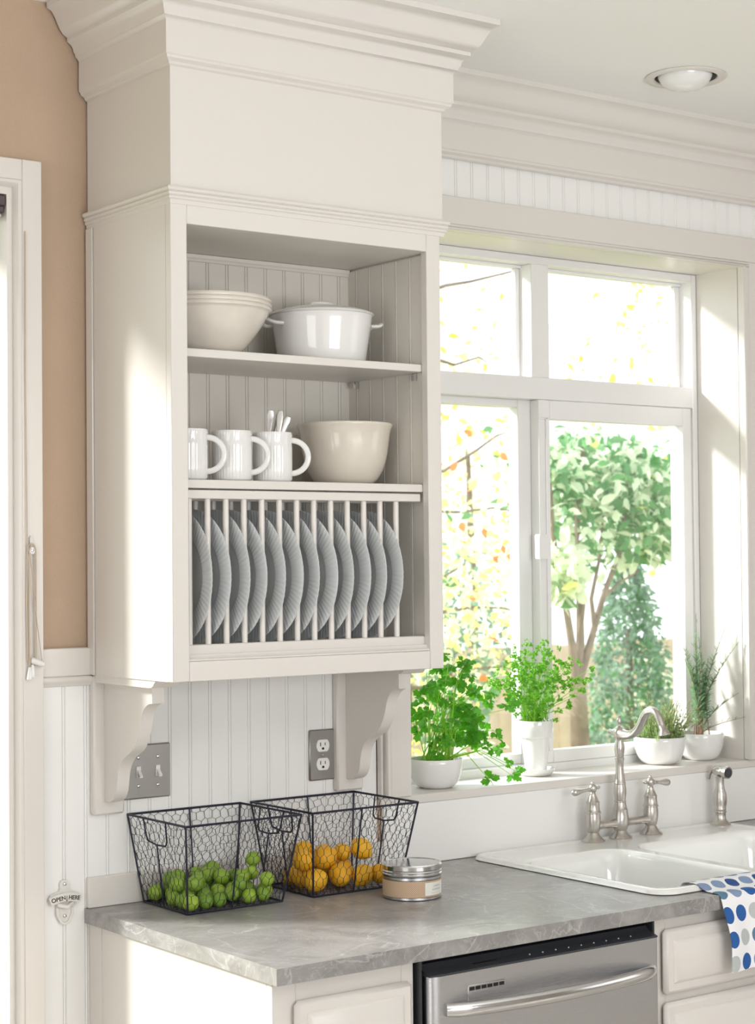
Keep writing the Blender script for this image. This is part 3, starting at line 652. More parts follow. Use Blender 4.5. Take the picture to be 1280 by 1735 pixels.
for i in range(9): build(G().sphere((.60+.034*i,-.7050,.8562),.0016,8,6),'control_button',mat('pale_button_print',rgb(190,190,195),.5),cpn)
build(G().box(.46,.52,-.7068,-.7000,.8550,.8572),'display_window',BLACK,cpn,0)
hp=[];hr=[]
for i in range(25):
    u=i/24; x=.378+(.916-.378)*u; bow=math.sin(PI*u)**.55
    hp.append((x,-.7235-.040*bow,.785-.004*0)); hr.append((.0135 if 0<i<24 else .012,.0085))
build(G().tube(hp,hr,14,flat=(0,0,1)),'handle',STEEL2,t,50)
vt=build(G().box(.430,.5215,-.7238,-.7215,.7945,.8235,.001),'vent_plate',STEEL,t)
for i in range(6): build(G().box(.4335+.0146*i,.4335+.0146*i+.0118,-.7244,-.7237,.8135,.8200),'vent_slot',BLACK,vt,0)
build(G().box(.4335,.518,-.7244,-.7237,.7975,.8115,.0003),'vent_lip',STEEL,vt)
build(G().box(DX0,DX1,-.62,-.60,0,.10),'kick_plate',DARKP,t,0)

# sink base
t=thing('sink_base_cabinet','white sink base cabinet with raised panel fronts right of the dishwasher','cabinet',(1.42,-.345,0))
build(G().box(.944,.962,-.672,-.0015,0,.8835).box(1.89,1.908,-.672,-.0015,0,.8835).box(.962,1.89,-.66,-.0015,.10,.12),'carcass',WHITE,t)
build(G().box(.944,.985,-.69,-.6725,.10,.8835,.001).box(1.87,1.908,-.69,-.6725,.10,.8835,.001).box(.985,1.87,-.69,-.6725,.85,.8835,.001).box(.985,1.87,-.69,-.6725,.695,.72,.001).box(.985,1.87,-.69,-.6725,.10,.13,.001),'face_frame',WHITE,t)
raised(.968,1.418,.722,.856,-.6905,'drawer_front',t); raised(1.428,1.885,.722,.856,-.6905,'drawer_front',t)
raised(.968,1.418,.12,.705,-.6905,'door',t); raised(1.428,1.885,.12,.705,-.6905,'door',t)
build(G().box(.962,1.89,-.62,-.60,0,.10),'toe_kick',WHITE,t)

# ---------------------------------------------------------------- faucet
FY=-.062; FZ=.9232; FC=1.465
t=thing('bridge_faucet','brushed nickel bridge faucet with curved spout and two levers','faucet',(FC,FY,FZ))
def dz(pr,z0): return [(r,z-z0) for r,z in pr]
flange=[(.001,.0),(.029,.0),(.0297,.0025),(.0275,.005),(.0215,.010),(.0165,.016),(.0140,.022),(.0125,.024),(.001,.024)]
for x in (1.372,FC,1.572): build(G().lathe(flange,(x,FY,FZ),36),'base_flange',NICKEL,t)
col=[(.0125,.940),(.0165,.945),(.0205,.957),(.0215,.968),(.0205,.980),(.0185,.992),(.0190,.9935),(.0190,.9960),(.0172,.998),(.0145,1.011),(.0142,1.013),(.0155,1.0145),(.0155,1.017),(.0138,1.0185),(.0145,1.024),(.0162,1.036),(.0158,1.048),(.0140,1.058),(.0150,1.0595),(.0150,1.0615),(.0138,1.063),(.0120,1.075),(.0100,1.092),(.0098,1.103),(.0108,1.118),(.0122,1.122),(.0122,1.125),(.0105,1.1265),(.0110,1.132),(.0128,1.144),(.0130,1.150),(.0118,1.160),(.0098,1.168),(.0108,1.170),(.0108,1.172),(.0125,1.174),(.0150,1.181),(.0150,1.189),(.0130,1.197),(.0085,1.2015),(.0045,1.204),(.0038,1.207),(.0062,1.212),(.0068,1.217),(.0050,1.223),(.0035,1.226),(.0040,1.228),(.0025,1.2305),(.0004,1.231)]
build(G().lathe([(r,z) for r,z in col],(FC,FY,0),36),'column',NICKEL,t)
br=G(); n=24; pts=[];R=[]
for i in range(n+1):
    u=i/n; x=1.372+.200*u; dd=abs(x-FC); pts.append((x,FY,.962-.006*math.sin(PI*u)*0)); R.append(.0095+.0095*math.exp(-(dd/.016)**2)+.004*math.exp(-(min(abs(x-1.385),abs(x-1.559))/.008)**2))
build(br.tube(pts,R,18),'bridge',NICKEL,t)
spp=[(FC,-.022,1.1885),(FC,-.028,1.1885),(FC,-.034,1.188),(FC,-.045,1.187),(FC,-.070,1.1845),(FC,-.084,1.1825),(FC,-.100,1.184),(FC,-.116,1.190),(FC,-.130,1.201),(FC,-.141,1.216),(FC,-.150,1.232),(FC,-.160,1.2445),(FC,-.172,1.2500),(FC,-.184,1.2495),(FC,-.195,1.243),(FC,-.204,1.231),(FC,-.211,1.216),(FC,-.216,1.204),(FC,-.217,1.2025),(FC,-.219,1.196),(FC,-.220,1.1925)]
spr=[.003,.0065,.005,.010,.0148,.0120,.0112,.0108,.0106,.0105,.0104,.0102,.0100,.0098,.0096,.0094,.0092,.0095,.0125,.0140,.0150]
spr[4]=.0145
build(G().tube(spp,spr,20),'spout',NICKEL,t,60)
vb=[(.0125,.0225),(.0150,.025),(.0172,.035),(.0188,.048),(.0190,.060),(.0178,.0685),(.0178,.070),(.0198,.071),(.0198,.0735),(.0180,.0755),(.0165,.085),(.0162,.094),(.0168,.0965),(.0168,.0985),(.0150,.1005),(.0105,.110),(.0078,.116),(.0078,.1185),(.0060,.120),(.0055,.122)]
for x,sg in ((1.372,-1),(1.572,1)):
    v=build(G().lathe(vb,(x,FY,FZ),32),'valve_body',NICKEL,t)
    zl=FZ+.1315
    lv=G().sphere((x,FY,zl),.0105,20,12,(1,1,1.15)); lv.sphere((x,FY,zl+.013),.0042,10,8)
    lx=[(x-sg*.024,.0008),(x-sg*.022,.0038),(x-sg*.018,.0048),(x-sg*.013,.0035),(x,.004),(x+sg*.012,.0052),(x+sg*.014,.0062),(x+sg*.017,.0048),(x+sg*.028,.0046),(x+sg*.040,.0058),(x+sg*.050,.0082),(x+sg*.058,.0092),(x+sg*.064,.0080),(x+sg*.068,.0040),(x+sg*.070,.0008)]
    tl=-.14
    lv.tube([(a,FY,zl+tl*abs(a-x)*(1 if (a-x)*sg>0 else -1)*.6) for a,_ in lx],[b for _,b in lx],14)
    build(lv,'lever',NICKEL,t,60)

# side sprayer
SXp,SYp=1.827,-.062
t=thing('side_sprayer','brushed nickel side sprayer standing at the right of the sink deck','sprayer',(SXp,SYp,FZ))
build(G().lathe([(.001,0),(.0268,0),(.0275,.003),(.024,.006),(.0175,.012),(.0145,.018),(.0138,.030),(.0145,.0315),(.0163,.033),(.0163,.036),(.0145,.038),(.0155,.0405),(.0155,.043),(.0148,.045),(.0170,.056),(.0178,.068),(.0168,.080),(.0140,.090),(.0118,.096),(.0122,.098),(.0108,.102),(.0106,.112),(.0112,.122),(.0120,.125),(.001,.125)],(SXp,SYp,FZ),32),'sprayer_body',NICKEL,t)
hd=G().tube([(SXp,SYp+.020,FZ+.139),(SXp,SYp+.012,FZ+.140),(SXp,SYp,FZ+.140),(SXp,SYp-.012,FZ+.139),(SXp,SYp-.014,FZ+.139),(SXp,SYp-.024,FZ+.1385),(SXp,SYp-.030,FZ+.138)],[.0080,.0125,.0145,.0140,.0158,.0165,.0160],20)
build(hd,'spray_head',NICKEL,t,40)
build(G().tube([(SXp,SYp-.0298,FZ+.138),(SXp,SYp-.0315,FZ+.138)],.0128,20),'spray_face',DARKP,t)
build(G().tube([(SXp,SYp+.002,FZ+.151),(SXp,SYp+.014,FZ+.150),(SXp,SYp+.026,FZ+.143),(SXp,SYp+.036,FZ+.130),(SXp,SYp+.040,FZ+.116)],[(.0035,.006),(.0042,.0075),(.0045,.007),(.0045,.0055),(.004,.004)],12,flat=(0,0,1)),'trigger',NICKEL,t,60)

# ---------------------------------------------------------------- dish towel
prof=[(-.560,.838),(-.5765,.868),(-.592,.8960),(-.604,.9170),(-.615,.9262),(-.630,.9290),(-.650,.9300),(-.664,.9275),(-.674,.9215),(-.688,.9178),(-.710,.9172),(-.7215,.9165),(-.7285,.912),(-.7315,.904),(-.7345,.88),(-.738,.85),(-.741,.82),(-.743,.79),(-.744,.757)]
L=[0]
for a,b in zip(prof,prof[1:]): L.append(L[-1]+math.hypot(b[0]-a[0],b[1]-a[1]))
def samp(s):
    for k in range(len(L)-1):
        if s<=L[k+1]+1e-9:
            u=(s-L[k])/(L[k+1]-L[k]); return prof[k][0]*(1-u)+prof[k+1][0]*u, prof[k][1]*(1-u)+prof[k+1][1]*u
    return prof[-1]
g=G(); g.uv=[]; NU,NV=46,60; TW=.36
for lay in (0,1):
    for i in range(NU+1):
        for j in range(NV+1):
            u=i/NU; s=L[-1]*j/NV; y,z=samp(s); hang=sm((s-L[11])/.12)
            skew=.02*(1-s/L[-1])
            x=1.103+TW*u+.012*hang*(1-u)+skew
            y2=y-hang*(.010+.007*math.sin(u*17+1.0)+.004*math.sin(u*9+s*12))-lay*(-.0014 if True else 0)*hang
            z2=z+(0 if hang>0 else .0006*math.sin(u*21+s*30))-lay*.0012*(1-hang)
            g.v.append((x,y2,z2)); g.uv.append((TW*u+.012,s+.013))
n1=(NU+1)*(NV+1)
for lay in (0,1):
    for i in range(NU):
        for j in range(NV):
            a=lay*n1+i*(NV+1)+j; g.f.append((a,a+1,a+NV+2,a+NV+1))
for j in range(NV):
    for i in (0,NU): a=i*(NV+1)+j; g.f.append((a,a+1,n1+a+1,n1+a))
for i in range(NU):
    for j in (0,NV): a=i*(NV+1)+j; g.f.append((a,a+NV+1,n1+a+NV+1,n1+a))
tag(build(g,'dish_towel',DOTS,None,70),'white dish towel with blue and grey dots hung over the sink edge','towel')

# ---------------------------------------------------------------- candle tin
TX,TY,TR=.6055,-.322,.0625
t=thing('candle_tin','round silver-lidded tin wrapped in kraft paper beside the lemon basket','candle',(TX,TY,ZC))
build(G().lathe([(.001,.0005),(TR-.003,.0005),(TR+.0005,.002),(TR+.0005,.0062),(TR-.001,.007),(TR-.0012,.041),(TR+.0002,.0425),(TR+.0002,.0480),(TR-.003,.0490),(.001,.049)],(TX,TY,ZC),72),'tin_body',STEEL,t)
build(G().lathe([(TR-.0035,.0492),(TR+.0010,.0496),(TR+.0014,.0525),(TR-.0002,.0545),(TR+.0012,.0560),(TR+.0014,.0580),(TR-.0002,.0605),(TR+.0014,.0625),(TR+.0016,.0700),(TR+.0002,.0722),(TR-.002,.0728),(TR-.004,.0715),(.001,.0715)],(TX,TY,ZC),72),'lid',STEEL2,t,30)
g=G(); g.uv=[]
for i in range(97):
    a=2*PI*i/96
    for z in (.0072,.0408): g.v.append((TX+(TR-.0003)*math.cos(a),TY+(TR-.0003)*math.sin(a),ZC+z)); g.uv.append((a*TR,z))
for i in range(96): g.f.append((2*i,2*i+2,2*i+3,2*i+1))
build(g,'paper_wrap',KRAFT,t,60,fix=False)
g=G(); A0,A1=math.radians(-101),math.radians(-44)
for i in range(17):
    a=A0+(A1-A0)*i/16
    for rr2 in (TR-.0002,TR+.0003):
        for z in (.0105,.0370): g.v.append((TX+rr2*math.cos(a),TY+rr2*math.sin(a),ZC+z))
for i in range(16):
    b=4*i; g.f+=[(b,b+4,b+5,b+1),(b+2,b+3,b+7,b+6),(b,b+2,b+6,b+4),(b+1,b+5,b+7,b+3)]
g.f+=[(0,1,3,2),(64,66,67,65)]
lb=build(g,'paper_label',PAPERW,t,60,label='white printed paper label')
for s,z,sz in (('L E M O N',.0290,.0050),('V E R B E N A',.0218,.0050)):
    g=text_g(s,sz,0); ac=(A0+A1)/2+.03; rt=TR+.0006
    g.v=[(TX+rt*math.cos(ac+v[0]/rt),TY+rt*math.sin(ac+v[0]/rt),ZC+z+v[1]) for v in g.v]
    build(g,'lettering',INKG,lb,0,fix=False)
g=G()
for i in range(9):
    a=ac-.28+.56*i/8
    for z in (.0145,.0148): g.v.append((TX+rt*math.cos(a),TY+rt*math.sin(a),ZC+z))
for i in range(8): g.f.append((2*i,2*i+2,2*i+3,2*i+1))
build(g,'printed_rule',INKG,lb,0,fix=False)

# ---------------------------------------------------------------- wire baskets
def basket(cx,cy,label):
    hb=(.114,.090); ht=(.139,.120); z0,z1=ZC+.0026,ZC+.184; oy=-.007
    t=thing('wire_basket',label,'basket',(cx,cy,ZC),'chicken wire baskets')
    def crn(h,z,o=0): return [(cx-h[0],cy+o-h[1],z),(cx+h[0],cy+o-h[1],z),(cx+h[0],cy+o+h[1],z),(cx-h[0],cy+o+h[1],z)]
    B=crn(hb,z0); T=crn(ht,z1,oy)
    build(G().tube(T,.0025,8,closed=True),'rim_wire',WIRE,t,60)
    build(G().tube(B,.0022,8,closed=True),'base_wire',WIRE,t,60)
    for a,b in zip(B,T): build(G().tube([a,b],.0022,8),'corner_wire',WIRE,t,60)
    def lerp(p,q,u): return tuple(p[k]*(1-u)+q[k]*u for k in range(3))
    def wallpt(s,u,v):
        a,b=B[s],B[(s+1)%4]; c,d=T[s],T[(s+1)%4]; return lerp(lerp(a,b,u),lerp(c,d,u),v)
    for s in (0,2):
        build(G().tube([wallpt(s,.46,0),wallpt(s,.46,1)],.0018,8),'middle_wire',WIRE,t,60)
    for s in (1,3):
        u0,u1=.28,.66
        q=[wallpt(s,u0,1),wallpt(s,u0+.01,.80),wallpt(s,u0+.03,.745),wallpt(s,(u0+u1)/2,.715),wallpt(s,u1-.03,.725),wallpt(s,u1,.77),wallpt(s,u1,1)]
        build(G().tube(q,.0019,8),'handle',WIRE,t,60)
        build(G().tube([wallpt(s,.47,.715),wallpt(s,.47,0)],.0018,8),'middle_wire',WIRE,t,60)
    rnd=random.Random(int(cx*1000))
    def hexgrid(pf,W_,H_,cw,chh,skip=None):
        g=G(); nodes={}
        nxh=int(W_/cw)+2; nyh=int(H_/(chh*.75))+2
        def nd(k,u,v):
            if k not in nodes: nodes[k]=(u+rnd.uniform(-.12,.12)*cw,v+rnd.uniform(-.14,.14)*chh)
            return nodes[k]
        def seg(a,b):
            pts=[]
            (ax,ay),(bx,by)=a,b
            # clip
            t0,t1=0,1; dx,dy=bx-ax,by-ay
            for p,q in ((-dx,ax),(dx,W_-ax),(-dy,ay),(dy,H_-ay)):
                if abs(p)<1e-9:
                    if q<0: return
                else:
                    r=q/p
                    if p<0: t0=max(t0,r)
                    else: t1=min(t1,r)
            if t0>=t1: return
            A=(ax+dx*t0,ay+dy*t0); Bq=(ax+dx*t1,ay+dy*t1)
            mu,mv=(A[0]+Bq[0])/2/W_,(A[1]+Bq[1])/2/H_
            if skip and skip(mu,mv): return
            tw=abs(dx)<cw*.3
            g.tube([pf(A[0]/W_,A[1]/H_),pf(Bq[0]/W_,Bq[1]/H_)],(.0007 if tw else .00045),4,caps=False)
        for r_ in range(-1,nyh):
            for c_ in range(-1,nxh):
                ox=cw*(c_+(.5 if r_%2 else 0)); oy_=chh*.75*r_
                # vertices keyed on doubled lattice: top point and upper-left point of each cell
                tp=nd((2*c_+(r_%2)+1,r_,'t'),ox+cw/2,oy_+chh); ul=nd((2*c_+(r_%2),r_,'u'),ox,oy_+chh*.75)
                ur=nd((2*c_+(r_%2)+2,r_,'u'),ox+cw,oy_+chh*.75)
                seg(ul,tp); seg(tp,ur)
                # vertical edge from upper-left down to the lower row's top-left apex
                low=nd((2*c_+(r_%2),r_-1,'t'),ox,oy_+chh*.25); seg(low,ul)
        return g
    for s in range(4):
        W_=2*(hb[0]+ht[0])/2 if s in(0,2) else (hb[1]+ht[1])
        sk_=(lambda u,v: .28<u<.66 and v>.76) if s in (1,3) else None
        g=hexgrid(lambda u,v,s=s: wallpt(s,u,v),W_,.18,.0185,.0225,sk_ if False else None)
        build(g,'wire_mesh',WIRE,t,0,fix=False,stuff=True)
    g=hexgrid(lambda u,v: (cx-hb[0]+2*hb[0]*u,cy-hb[1]+2*hb[1]*v,z0),.228,.18,.0185,.0225)
    build(g,'wire_mesh',WIRE,t,0,fix=False,stuff=True)
    return t
basket(.240,-.115,'dark wire basket of limes, nearest the counter end')
basket(.545,-.117,'dark wire basket of lemons, beside the round tin')

LIMES=[(0.1428,-0.1896,0.936,0.017),(0.1438,-0.1563,0.9345,0.0155),(0.1767,-0.191,0.9345,0.0155),(0.2088,-0.1907,0.9345,0.0155),(0.2386,-0.191,0.9439,0.0155),(0.2806,-0.191,0.9345,0.0155),(0.3154,-0.191,0.9345,0.0155),(0.1413,-0.1227,0.9345,0.0155),(0.1777,-0.0413,0.9351,0.0161),(0.1443,-0.0435,0.936,0.017),(0.1933,-0.0498,0.9634,0.017),(0.2283,-0.045,0.936,0.017),(0.2633,-0.045,0.936,0.017),(0.2983,-0.045,0.936,0.017),(0.3333,-0.045,0.936,0.017),(0.165,-0.082,0.936,0.017),(0.1996,-0.0841,0.936,0.017),(0.234,-0.082,0.936,0.017),(0.2692,-0.082,0.936,0.017),(0.3044,-0.082,0.936,0.017),(0.18,-0.118,0.936,0.017),(0.215,-0.118,0.936,0.017),(0.2502,-0.118,0.936,0.017),(0.2854,-0.118,0.936,0.017),(0.3207,-0.118,0.936,0.017),(0.2,-0.15,0.936,0.017),(0.235,-0.15,0.936,0.017),(0.2702,-0.15,0.936,0.017),(0.3054,-0.15,0.936,0.017),(0.1829,-0.1388,0.9631,0.0167),(0.1583,-0.1071,0.9602,0.017),(0.1644,-0.0672,0.9653,0.0155),(0.2679,-0.1043,0.9628,0.0175),(0.2658,-0.1802,0.9599,0.0155),(0.3327,-0.1177,0.9665,0.0155),(0.338,-0.1616,0.936,0.017),(0.2149,-0.0973,0.9619,0.0155),(0.2447,-0.0407,0.9641,0.0155),(0.2501,-0.0742,0.9652,0.017),(0.3252,-0.191,0.9642,0.0155),(0.2819,-0.0417,0.9686,0.0193),(0.3017,-0.1019,0.962,0.0155),(0.3008,-0.1337,0.9641,0.0155),(0.3453,-0.1058,0.9929,0.0158)]
LEMONS=[(0.4592,-0.1751,0.944,0.025),(0.5359,-0.1567,0.9445,0.0255),(0.5799,-0.1789,0.942,0.023),(0.6259,-0.1776,0.9407,0.0217),(0.4641,-0.0751,0.939,0.02),(0.4993,-0.0472,0.939,0.02),(0.5089,-0.08,0.9604,0.02),(0.5168,-0.0439,0.984,0.0235),(0.5601,-0.0629,0.9425,0.0235),(0.6084,-0.06,0.9425,0.0235),(0.575,-0.11,0.9425,0.0235),(0.4615,-0.122,0.9425,0.0220),(0.544,-0.0789,0.9801,0.02),(0.5873,-0.0926,0.9808,0.02),(0.6202,-0.1206,0.9889,0.0237),(0.4485,-0.1435,0.9832,0.0237),(0.5214,-0.121,0.9783,0.0255)]
def fruit_mesh(nm,m,el,nub):
    pr=[]
    for i in range(17):
        a=PI*i/16; r=math.sin(a); z=-math.cos(a)*el; e=abs(math.cos(a))**14*nub; z+=e*(1 if z>0 else -1); pr.append((max(r,.012),z))
    return mesh_of(G().lathe(pr,n=24),nm,m,70)
LM=fruit_mesh('lime',LIMEM,1.0,.05); YM=fruit_mesh('lemon',LEMONM,1.08,.14)
def place_fruit(items,me,nm,cat,bx0,bx1,word,basketw):
    rows={}
    for k,(x,y,z,r) in enumerate(items):
        lay='bottom' if z<.950 else 'upper'; dep='front' if y<-.165 else ('middle' if y<-.095 else 'back')
        rows.setdefault((lay,dep),[]).append((x,k))
    for (lay,dep),v in rows.items():
        v.sort()
        for n_,(x,k) in enumerate(v):
            _,y,z,r=items[k]; o=bpy.data.objects.new(nm,me); COL.objects.link(o); ORG[o.name]=(0,0,0)
            o.location=(x,y,z); s_=r*(.995 if nm=='lime' else .965); o.scale=(s_,s_,s_); o.rotation_euler=(random.uniform(.6,1.7),random.uniform(-.5,.5),random.uniform(0,6.28))
            nth=ORD[n_]+' from the left' if len(v)>1 else 'the only one'
            tag(o,'%s %s, %s layer, %s row of %s basket, %s'%(word,nm,lay,dep,basketw,nth),cat,nm+'s in the wire basket')
place_fruit(LIMES,LM,'lime','lime',0,0,'small green','left')
place_fruit(LEMONS,YM,'lemon','lemon',0,0,'yellow','right')

# ---------------------------------------------------------------- herbs on the stool
def leaf_outline(kind,rnd):
    # flat parsley: three toothed lobes; returns 2D outline fan around stem point
    pts=[]
    lobes=[(-62,.62,.23),(0,1.0,.30),(62,.62,.23)]
    pts.append((0,-.05))
    for a,ln,wd in lobes:
        a=math.radians(a+rnd.uniform(-6,6)); dx,dy=math.sin(a),math.cos(a); px,py=dy,-dx
        prof_=[(.22,-.35),(.42,-1.0),(.50,-.55),(.68,-.95),(.74,-.5),(.90,-.55),(1.0,0),(.90,.55),(.74,.5),(.68,.95),(.50,.55),(.42,1.0),(.22,.35)]
        for l_,w_ in prof_: pts.append((dx*ln*l_+px*wd*w_,dy*ln*l_+py*wd*w_))
    return pts
def parsley_leaf(seed):
    rnd=random.Random(seed); g=G()
    for la,ll,off in ((-58,.62,.10),(0,.80,.30),(58,.62,.10)):
        A=math.radians(la+rnd.uniform(-7,7)); bx,by=math.sin(A)*.10,off+math.cos(A)*.04
        for sa,sl,sw in ((-46,.62,.20),(0,1.0,.26),(46,.62,.20)):
            B=A+math.radians(sa+rnd.uniform(-6,6)); ln=ll*sl*rnd.uniform(.88,1.1); dx,dy=math.sin(B),math.cos(B); px,py=dy,-dx
            pr=[(0,0),(.45,-sw*.8),(.72,-sw*1.05),(.80,-sw*.45),(1.0,0),(.80,sw*.45),(.72,sw*1.05),(.45,sw*.8)]
            vs=[]
            for l_,w_ in pr:
                x=bx+dx*ln*l_+px*ln*w_*1.25; y=by+dy*ln*l_+py*ln*w_*1.25
                vs.append((x,y,-.30*x*x-.12*y*y+.16*abs(w_)*ln+.05*math.sin(y*8+x*6+seed)))
            g.add(vs,[(0,1,2),(0,2,3),(0,3,4),(0,4,5),(0,5,6),(0,6,7)])
    g.tube([(0,-.15,0),(0,.05,.0),(0,.32,-.01)],.016,4,caps=False)
    return mesh_of(g,'leaf',LEAFP,80,False)
def curly_leaf(seed):
    rnd=random.Random(seed); g=G()
    for k in range(5):
        c=Vector((rnd.uniform(-.5,.5),rnd.uniform(-.5,.5),rnd.uniform(-.3,.4))); nrm=Vector((rnd.uniform(-1,1),rnd.uniform(-1,1),rnd.uniform(.1,1))).normalized(); a=nrm.orthogonal().normalized(); b=nrm.cross(a)
        m=9; vs=[c]
        for i in range(m):
            an=2*PI*i/m; r=.42*(1 if i%2 else .6); vs.append(c+a*math.cos(an)*r+b*math.sin(an)*r+nrm*(.16 if i%3==0 else -.12))
        g.add(vs,[(0,i+1,(i+1)%m+1) for i in range(m)])
    return mesh_of(g,'leaf',LEAFC,80,False)
def bowl_pot(nm,label,x,y,rt,rb,h):
    t=thing(nm,label,'potted herb',(x,y,1.0766))
    pts=[(rb,0),(rb+.003,.001)]+[(rb+(rt-rb)*math.sin(u*PI/2)**.9,.001+(h-.001)*(1-math.cos(u*PI/2))**.9) for u in [k/10 for k in range(1,11)]]
    build(G().lathe(bowl_prof(pts,.0035),(x,y,1.0766),56),'pot',PORC,t,60)
    build(G().lathe([(.001,h-.008),(rt*.5,h-.007),(rt*.90,h-.012)],(x,y,1.0766),32),'soil',SOIL,t,60)
    return t
def put_leaf(me,par,p,size,nrm,spin,nm='leaf'):
    o=bpy.data.objects.new(nm,me); COL.objects.link(o); o.parent=par; og=ORG[par.name]; o.location=(p[0]-og[0],p[1]-og[1],p[2]-og[2]); o.scale=(size,size,size)
    q=Vector(nrm).to_track_quat('Z','Y')@Euler((0,0,spin)).to_quaternion(); o.rotation_euler=q.to_euler(); ORG[o.name]=og
# flat-leaf parsley
rnd=random.Random(11)
HX,HY,HZ=.982,.072,1.0766
t=bowl_pot('potted_parsley','flat-leaf parsley in a small white bowl, leftmost herb on the window stool',HX,HY,.0670,.036,.068)
PLV=[parsley_leaf(s) for s in range(6)]
tg=[]
while len(tg)<88:
    # leaf targets: leaning crown, wide to the right
    x=HX+rnd.uniform(-.085,.175); z=1.165+rnd.uniform(0,.235); y=HY+rnd.uniform(-.07,.05)
    cx=HX+.035+(.0 if z>1.3 else .02); ex=(x-cx)/(.125 if z<1.30 else .08); ez=(z-1.262)/.135
    if ex*ex+ez*ez<1: tg.append((x,y,z))
tg+=[(1.175,.015,1.118),(1.19,.02,1.105),(1.165,.01,1.10),(1.095,-.005,1.085),(1.165,.03,1.16),(1.155,.04,1.185),(1.02,.03,1.385),(1.0,.035,1.392),(1.035,.02,1.375)]
sg_=G()
for k,p in enumerate(tg):
    b0=(HX+rnd.uniform(-.035,.035),HY+rnd.uniform(-.03,.03),HZ+.060); mid=(b0[0]*.55+p[0]*.45+rnd.uniform(-.01,.01),b0[1]*.55+p[1]*.45,max(b0[2],p[2])*.5+b0[2]*.35+p[2]*.15+.02)
    if p[2]<1.13: mid=((b0[0]+p[0])/2,(b0[1]+p[1])/2-.02,HZ+.085)
    if k%2==0 or k>87: build(G().tube([b0,mid,p],[.0015,.0012,.0007],5,caps=False),'stem',STEMM,t,60,fix=False)
    put_leaf(PLV[k%6],t,p,rnd.uniform(.025,.040),(rnd.uniform(-.9,.3),-rnd.uniform(.2,1),rnd.uniform(.1,1)),rnd.uniform(0,6.28))
# curly parsley in tall pot
KX,KY=1.328,.100
sc_=tag(build(G().lathe([(.001,.0),(.034,.0),(.040,.003),(.047,.013),(.049,.0175),(.0475,.0185),(.042,.011),(.036,.006),(.001,.006)],(KX,KY,1.0767),48),'pot_saucer',PORC),'white glazed saucer under the tall curly parsley pot','saucer')
t=thing('potted_curly_parsley','curly parsley in a tall white flowerpot on a saucer','potted herb',(KX,KY,1.0829))
build(G().lathe([(.001,.0),(.0250,.0),(.0275,.003),(.0300,.030),(.0355,.082),(.0370,.090),(.0435,.0905),(.0465,.095),(.0470,.130),(.0460,.1335),(.0435,.1335),(.0425,.130),(.0415,.095),(.001,.090)],(KX,KY,1.0829),56),'pot',PORC,t,40)
build(G().lathe([(.001,.126),(.03,.125),(.0415,.122)],(KX,KY,1.0829),28),'soil',SOIL,t,60)
CLV=[curly_leaf(s) for s in range(8)]
tg=[]
while len(tg)<285:
    x=KX+rnd.uniform(-.15,.15); z=1.215+rnd.uniform(0,.20); y=KY+rnd.uniform(-.08,.045)
    ex=(x-KX)/.150; ez=(z-1.318)/.068
    top=(x-KX+.005)/.05; tz=(z-1.355)/.065; low=(x-KX)/.065; lz=(z-1.265)/.045
    if ex*ex+ez*ez<1 or top*top+tz*tz<1 or low*low+lz*lz<1: tg.append((x,y,z))
for k,p in enumerate(tg):
    if k%5==0:
        b0=(KX+rnd.uniform(-.028,.028),KY+rnd.uniform(-.025,.025),1.0829+.124); mid=(b0[0]*.6+p[0]*.4,b0[1]*.6+p[1]*.4,b0[2]*.45+p[2]*.55)
        build(G().tube([b0,mid,p],[.0014,.0011,.0006],5,caps=False),'stem',STEMM,t,60,fix=False)
    put_leaf(CLV[k%8],t,p,rnd.uniform(.010,.0150),(rnd.uniform(-.6,.6),-rnd.uniform(0,1),rnd.uniform(.2,1)),rnd.uniform(0,6.28))
# thyme
def sprig_mesh(seed,ln,leafl,leafw,step,m_leaf,curve,taper=True,whorl=2,up=.6):
    rnd=random.Random(seed); n=int(ln/step); pts=[]; p=Vector((0,0,0)); d=Vector((0,0,1)); g=G(); gl=G()
    bx,by=rnd.uniform(-curve,curve),rnd.uniform(-curve,curve)
    for i in range(n+1):
        pts.append(p.copy()); d=(d+Vector((bx,by,0))*step*8+Vector((rnd.uniform(-.06,.06),rnd.uniform(-.06,.06),0))).normalized(); p=p+d*step
    for i in range(2,n+1):
        u=i/n; L_=leafl*(1-.55*u if taper else 1)*rnd.uniform(.8,1.2)
        for k in range(whorl):
            a=rnd.uniform(0,6.28); o=Vector((math.cos(a),math.sin(a),up+rnd.uniform(-.2,.4)+u*.8)).normalized(); s_=o.orthogonal().normalized(); b=pts[i]
            gl.add([b,b+o*L_*.5+s_*leafw,b+o*L_+Vector((0,0,L_*.12)),b+o*L_*.5-s_*leafw],[(0,1,2),(0,2,3)])
    return pts,gl
t=bowl_pot('potted_thyme','bushy thyme in a white bowl behind the faucet spout',1.752,.082,.0690,.038,.070)
for k in range(110):
    pts,gl=sprig_mesh(k,rnd.uniform(.060,.125),.0085,.0026,.0040,LEAFT,.25)
    bx,by=rnd.uniform(-.05,.05),rnd.uniform(-.045,.045); ba=Vector((1.752+bx,.082+by,1.0766+.062)); tilt=Euler((-by*6+rnd.uniform(-.05,.45),bx*13+rnd.uniform(-.3,.3),0)).to_matrix()
    P_=[ba+tilt@q for q in pts]; P_=[Vector((min(q.x,1.95),min(q.y,.14),max(q.z,1.139))) for q in P_]
    s_=build(G().tube(P_,.0006,4,caps=False),'sprig',WOODS,t,0,fix=False)
    g=G(); g.v=[tuple(ba+tilt@Vector(v)) for v in gl.v]; g.f=gl.f; build(g,'sprig_leaves',LEAFT,s_,0,fix=False,stuff=True)
